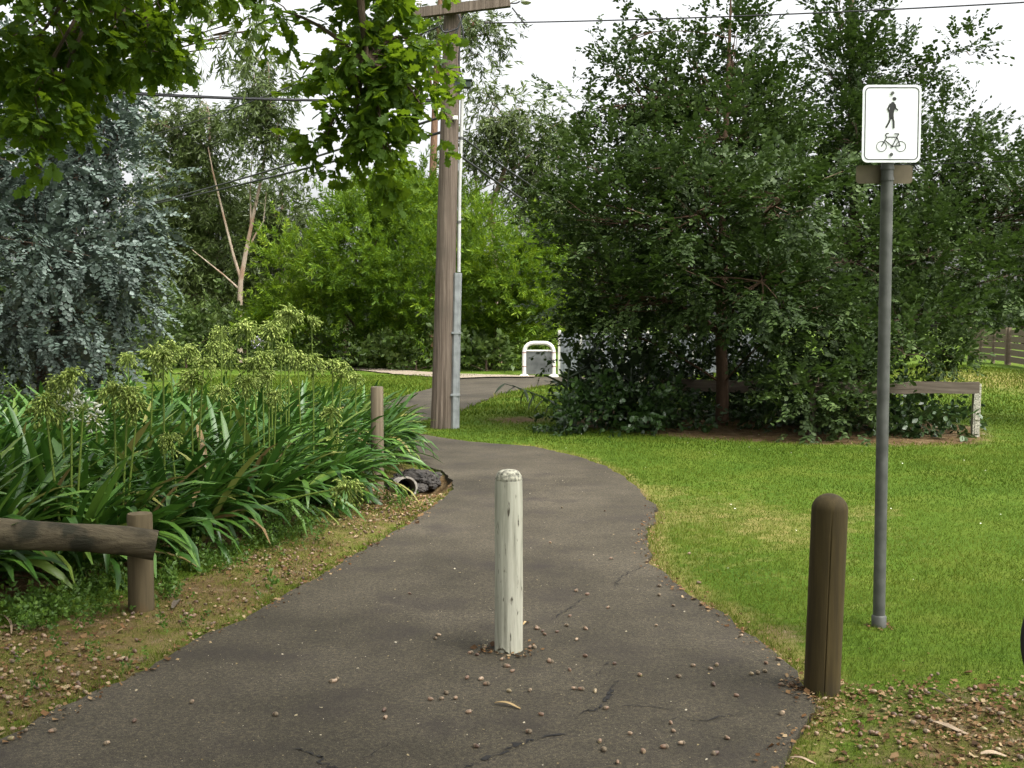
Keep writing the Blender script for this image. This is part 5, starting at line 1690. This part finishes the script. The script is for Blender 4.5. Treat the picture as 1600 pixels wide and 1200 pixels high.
# pale chips trodden on the asphalt
P = rng.uniform((-3, 3.2), (3.0, 12), (20000, 2))
P = P[(sdist(P, PATH) < -0.02)]
P = P[rng.random(len(P)) < 0.15 + 0.55 * sstep(9.5, 4.0, P[:, 1]) * sstep(-0.7, 0.7, vnoise(P, 0.4))]
nP = len(P)
d = norm(np.column_stack([rng.normal(0, 1, (nP, 2)), rng.normal(0, 0.15, nP)])); up = norm(np.column_stack([rng.normal(0, 0.3, (nP, 2)), np.ones(nP)]))
V, F = scatter(LT, LTF, np.column_stack([P, np.full(nP, 0.008)]), frames(d, up), rng.uniform(0.0018, 0.0058, nP) * np.where(rng.random(nP) < 0.07, 2.6, 1))
link('acorn_chips', fast_mesh('acorn_chips', V, F, M['chips'], np.repeat(rng.uniform(0, 1, nP), 5)), None, 'pale acorn chips strewn over the asphalt', 'litter', kind='stuff')
# daisies on the lawn
P = rng.uniform((0.5, 6), (9, 16.5), (110, 2)); P = P[(sdist(P, PATH) > 0.15) & (np.abs(P[:, 0]) < 0.5 * P[:, 1])]
nP = len(P)
d = norm(rng.normal(0, 1, (nP, 3)) * [1, 1, 0.1]); up = norm(np.column_stack([rng.normal(0, 0.3, (nP, 2)), np.ones(nP)]))
V, F = scatter(ROUND[0], ROUND[1], np.column_stack([P, height(P) + 0.036]), frames(d, up), rng.uniform(0.008, 0.018, nP))
link('daisies', fast_mesh('daisies', V, F, M['daisy']), None, 'tiny white daisies dotted over the lawn', 'flowers', kind='stuff')


def strip_leaf(name, label, cat, a, b, w, mat, bend=0.0):
    a, b = np.array(a), np.array(b)
    d = (b - a) / np.linalg.norm(b - a); nrm = np.array([-d[1], d[0], 0])
    V, F = [], []
    n = 9
    for i in range(n):
        t = i / (n - 1)
        c = a + (b - a) * t + nrm * bend * math.sin(math.pi * t) + [0, 0, 0.006 + 0.008 * math.sin(math.pi * t * 1.3)]
        ww = w * (0.15 + 0.85 * math.sin(math.pi * (0.08 + 0.84 * t)) ** 0.7) / 2
        V += [c - nrm * ww + [0, 0, 0.004], c, c + nrm * ww + [0, 0, 0.004]]
    for i in range(n - 1):
        F += [(3 * i, 3 * i + 1, 3 * i + 4, 3 * i + 3), (3 * i + 1, 3 * i + 2, 3 * i + 5, 3 * i + 4)]
    MB().add(V, F).obj(name, mat, None, label=label, cat=cat, smooth=True)


strip_leaf('fallen_leaf', 'long dry yellow leaf lying on the asphalt before the white bollard', 'leaf', gd(773, 1101, 0.004), gd(813, 1108, 0.004), 0.018, M['yellow_leaf'], 0.006)
strip_leaf('fallen_leaf', 'pale leaf scrap beside the foot of the white bollard', 'leaf', gd(818, 978, 0.004), gd(826, 973, 0.004), 0.016, M['yellow_leaf'])
strip_leaf('bark_strip', 'pale curled bark strip on the bare ground at the lower right', 'bark', gd(1456, 1130, 0.02), gd(1512, 1148, 0.02), 0.03, M['bark_strip'], -0.012)
strip_leaf('bark_strip', 'pale bark strip near the bottom edge at the right', 'bark', gd(1533, 1181, 0.02), gd(1574, 1183, 0.02), 0.035, M['bark_strip'])
strip_leaf('bark_strip', 'thin pale stick among acorns at the right foot of the path', 'bark', gd(1234, 1187, 0.02), gd(1275, 1195, 0.02), 0.016, M['bark_strip'])
strip_leaf('twig', 'thin dark twig lying in the grass right of the brown bollard', 'twig', gd(1448, 1078, 0.02), gd(1484, 1092, 0.02), 0.01, M['rail_wood'])
strip_leaf('bark_strip', 'short grey bark piece at the foot of the log barrier post', 'bark', gd(270, 952, 0.02), gd(280, 936, 0.02), 0.035, M['rail_wood'])
strip_leaf('twig', 'curved twig at the left edge beside the weeds', 'twig', gd(0, 962, 0.03), gd(18, 990, 0.03), 0.014, M['bark_strip'], 0.02)

# ------------------------------------------------------------------ bicycle standing just outside the right edge of the frame
wc = at(1597 + 132, 1012, 4.25)
wc[2] = 0.345
bk = np.array([wc[0], wc[1], 0.0])
root = thing('bicycle', 'bicycle whose black tyre just shows at the right edge of the picture', 'bicycle', bk)
def wheel(c):
    m = MB(); a = np.linspace(0, 2 * math.pi, 49)[:-1]
    V, F = [], []
    for t in a:
        for s_ in np.linspace(0, 2 * math.pi, 9)[:-1]:
            r = 0.325 + 0.02 * math.cos(s_)
            V.append(c + [r * math.cos(t), 0.02 * math.sin(s_), r * math.sin(t)])
    for i in range(48):
        for k in range(8):
            F.append((i * 8 + k, i * 8 + (k + 1) % 8, ((i + 1) % 48) * 8 + (k + 1) % 8, ((i + 1) % 48) * 8 + k))
    m.add(V, F); w = m.obj('wheel', M['rubber'], root, smooth=True)
    m = MB(); m.tube([c + [0.305 * math.cos(t), 0, 0.305 * math.sin(t)] for t in np.linspace(0, 2 * math.pi, 49)], 0.011, 6, cap=False); m.obj('rim', M['steel'], w, smooth=True)
    m = MB()
    for k in range(20):
        t = 2 * math.pi * k / 20
        m.tube([c + [0, 0.02 * (-1) ** k, 0], c + [0.3 * math.cos(t), 0, 0.3 * math.sin(t)]], 0.0015, 3, cap=False)
    m.tube([c + [0, -0.04, 0], c + [0, 0.04, 0]], 0.02, 10)
    m.obj('spokes', M['steel'], w)
wheel(wc); wr = wc + np.array([1.05, 0, 0]); wheel(wr)
m = MB()
bbk = wc + np.array([0.62, 0, -0.06]); seat_t = wc + np.array([0.78, 0, 0.46]); head = wc + np.array([0.22, 0, 0.47]); head2 = wc + np.array([0.17, 0, 0.33])
for a, b in ((bbk, seat_t), (seat_t, head), (head2, bbk), (head, head2), (bbk, wr), (seat_t - [0, 0, 0.04], wr)):
    m.tube([a, b], 0.016, 8)
m.obj('frame', M['bike_paint'], root, smooth=True)
m = MB(); m.tube([head2, wc], 0.013, 8); m.obj('fork', M['bike_paint'], root, smooth=True)
m = MB(); st_ = head + np.array([0.03, 0, 0.12]); m.tube([head, st_], 0.014, 8); m.tube([st_ + [0.06, -0.28, 0.02], st_ + [0, -0.08, 0], st_ + [0, 0.08, 0], st_ + [0.06, 0.28, 0.02]], 0.012, 8); m.obj('handlebar', M['steel'], root, smooth=True)
m = MB(); m.tube([seat_t, seat_t + [0.03, 0, 0.12]], 0.013, 8); m.tube([seat_t + [-0.1, 0, 0.14], seat_t + [0.0, 0, 0.145], seat_t + [0.1, 0, 0.15], seat_t + [0.16, 0, 0.15]], [0.02, 0.04, 0.07, 0.05], 10); m.obj('saddle', M['rubber'], root, smooth=True)
m = MB(); m.tube([wr + [-0.12, -0.02, -0.02], np.array([wr[0] - 0.2, wr[1] - 0.24, 0.01])], 0.009, 6); m.obj('kickstand', M['steel'], root)
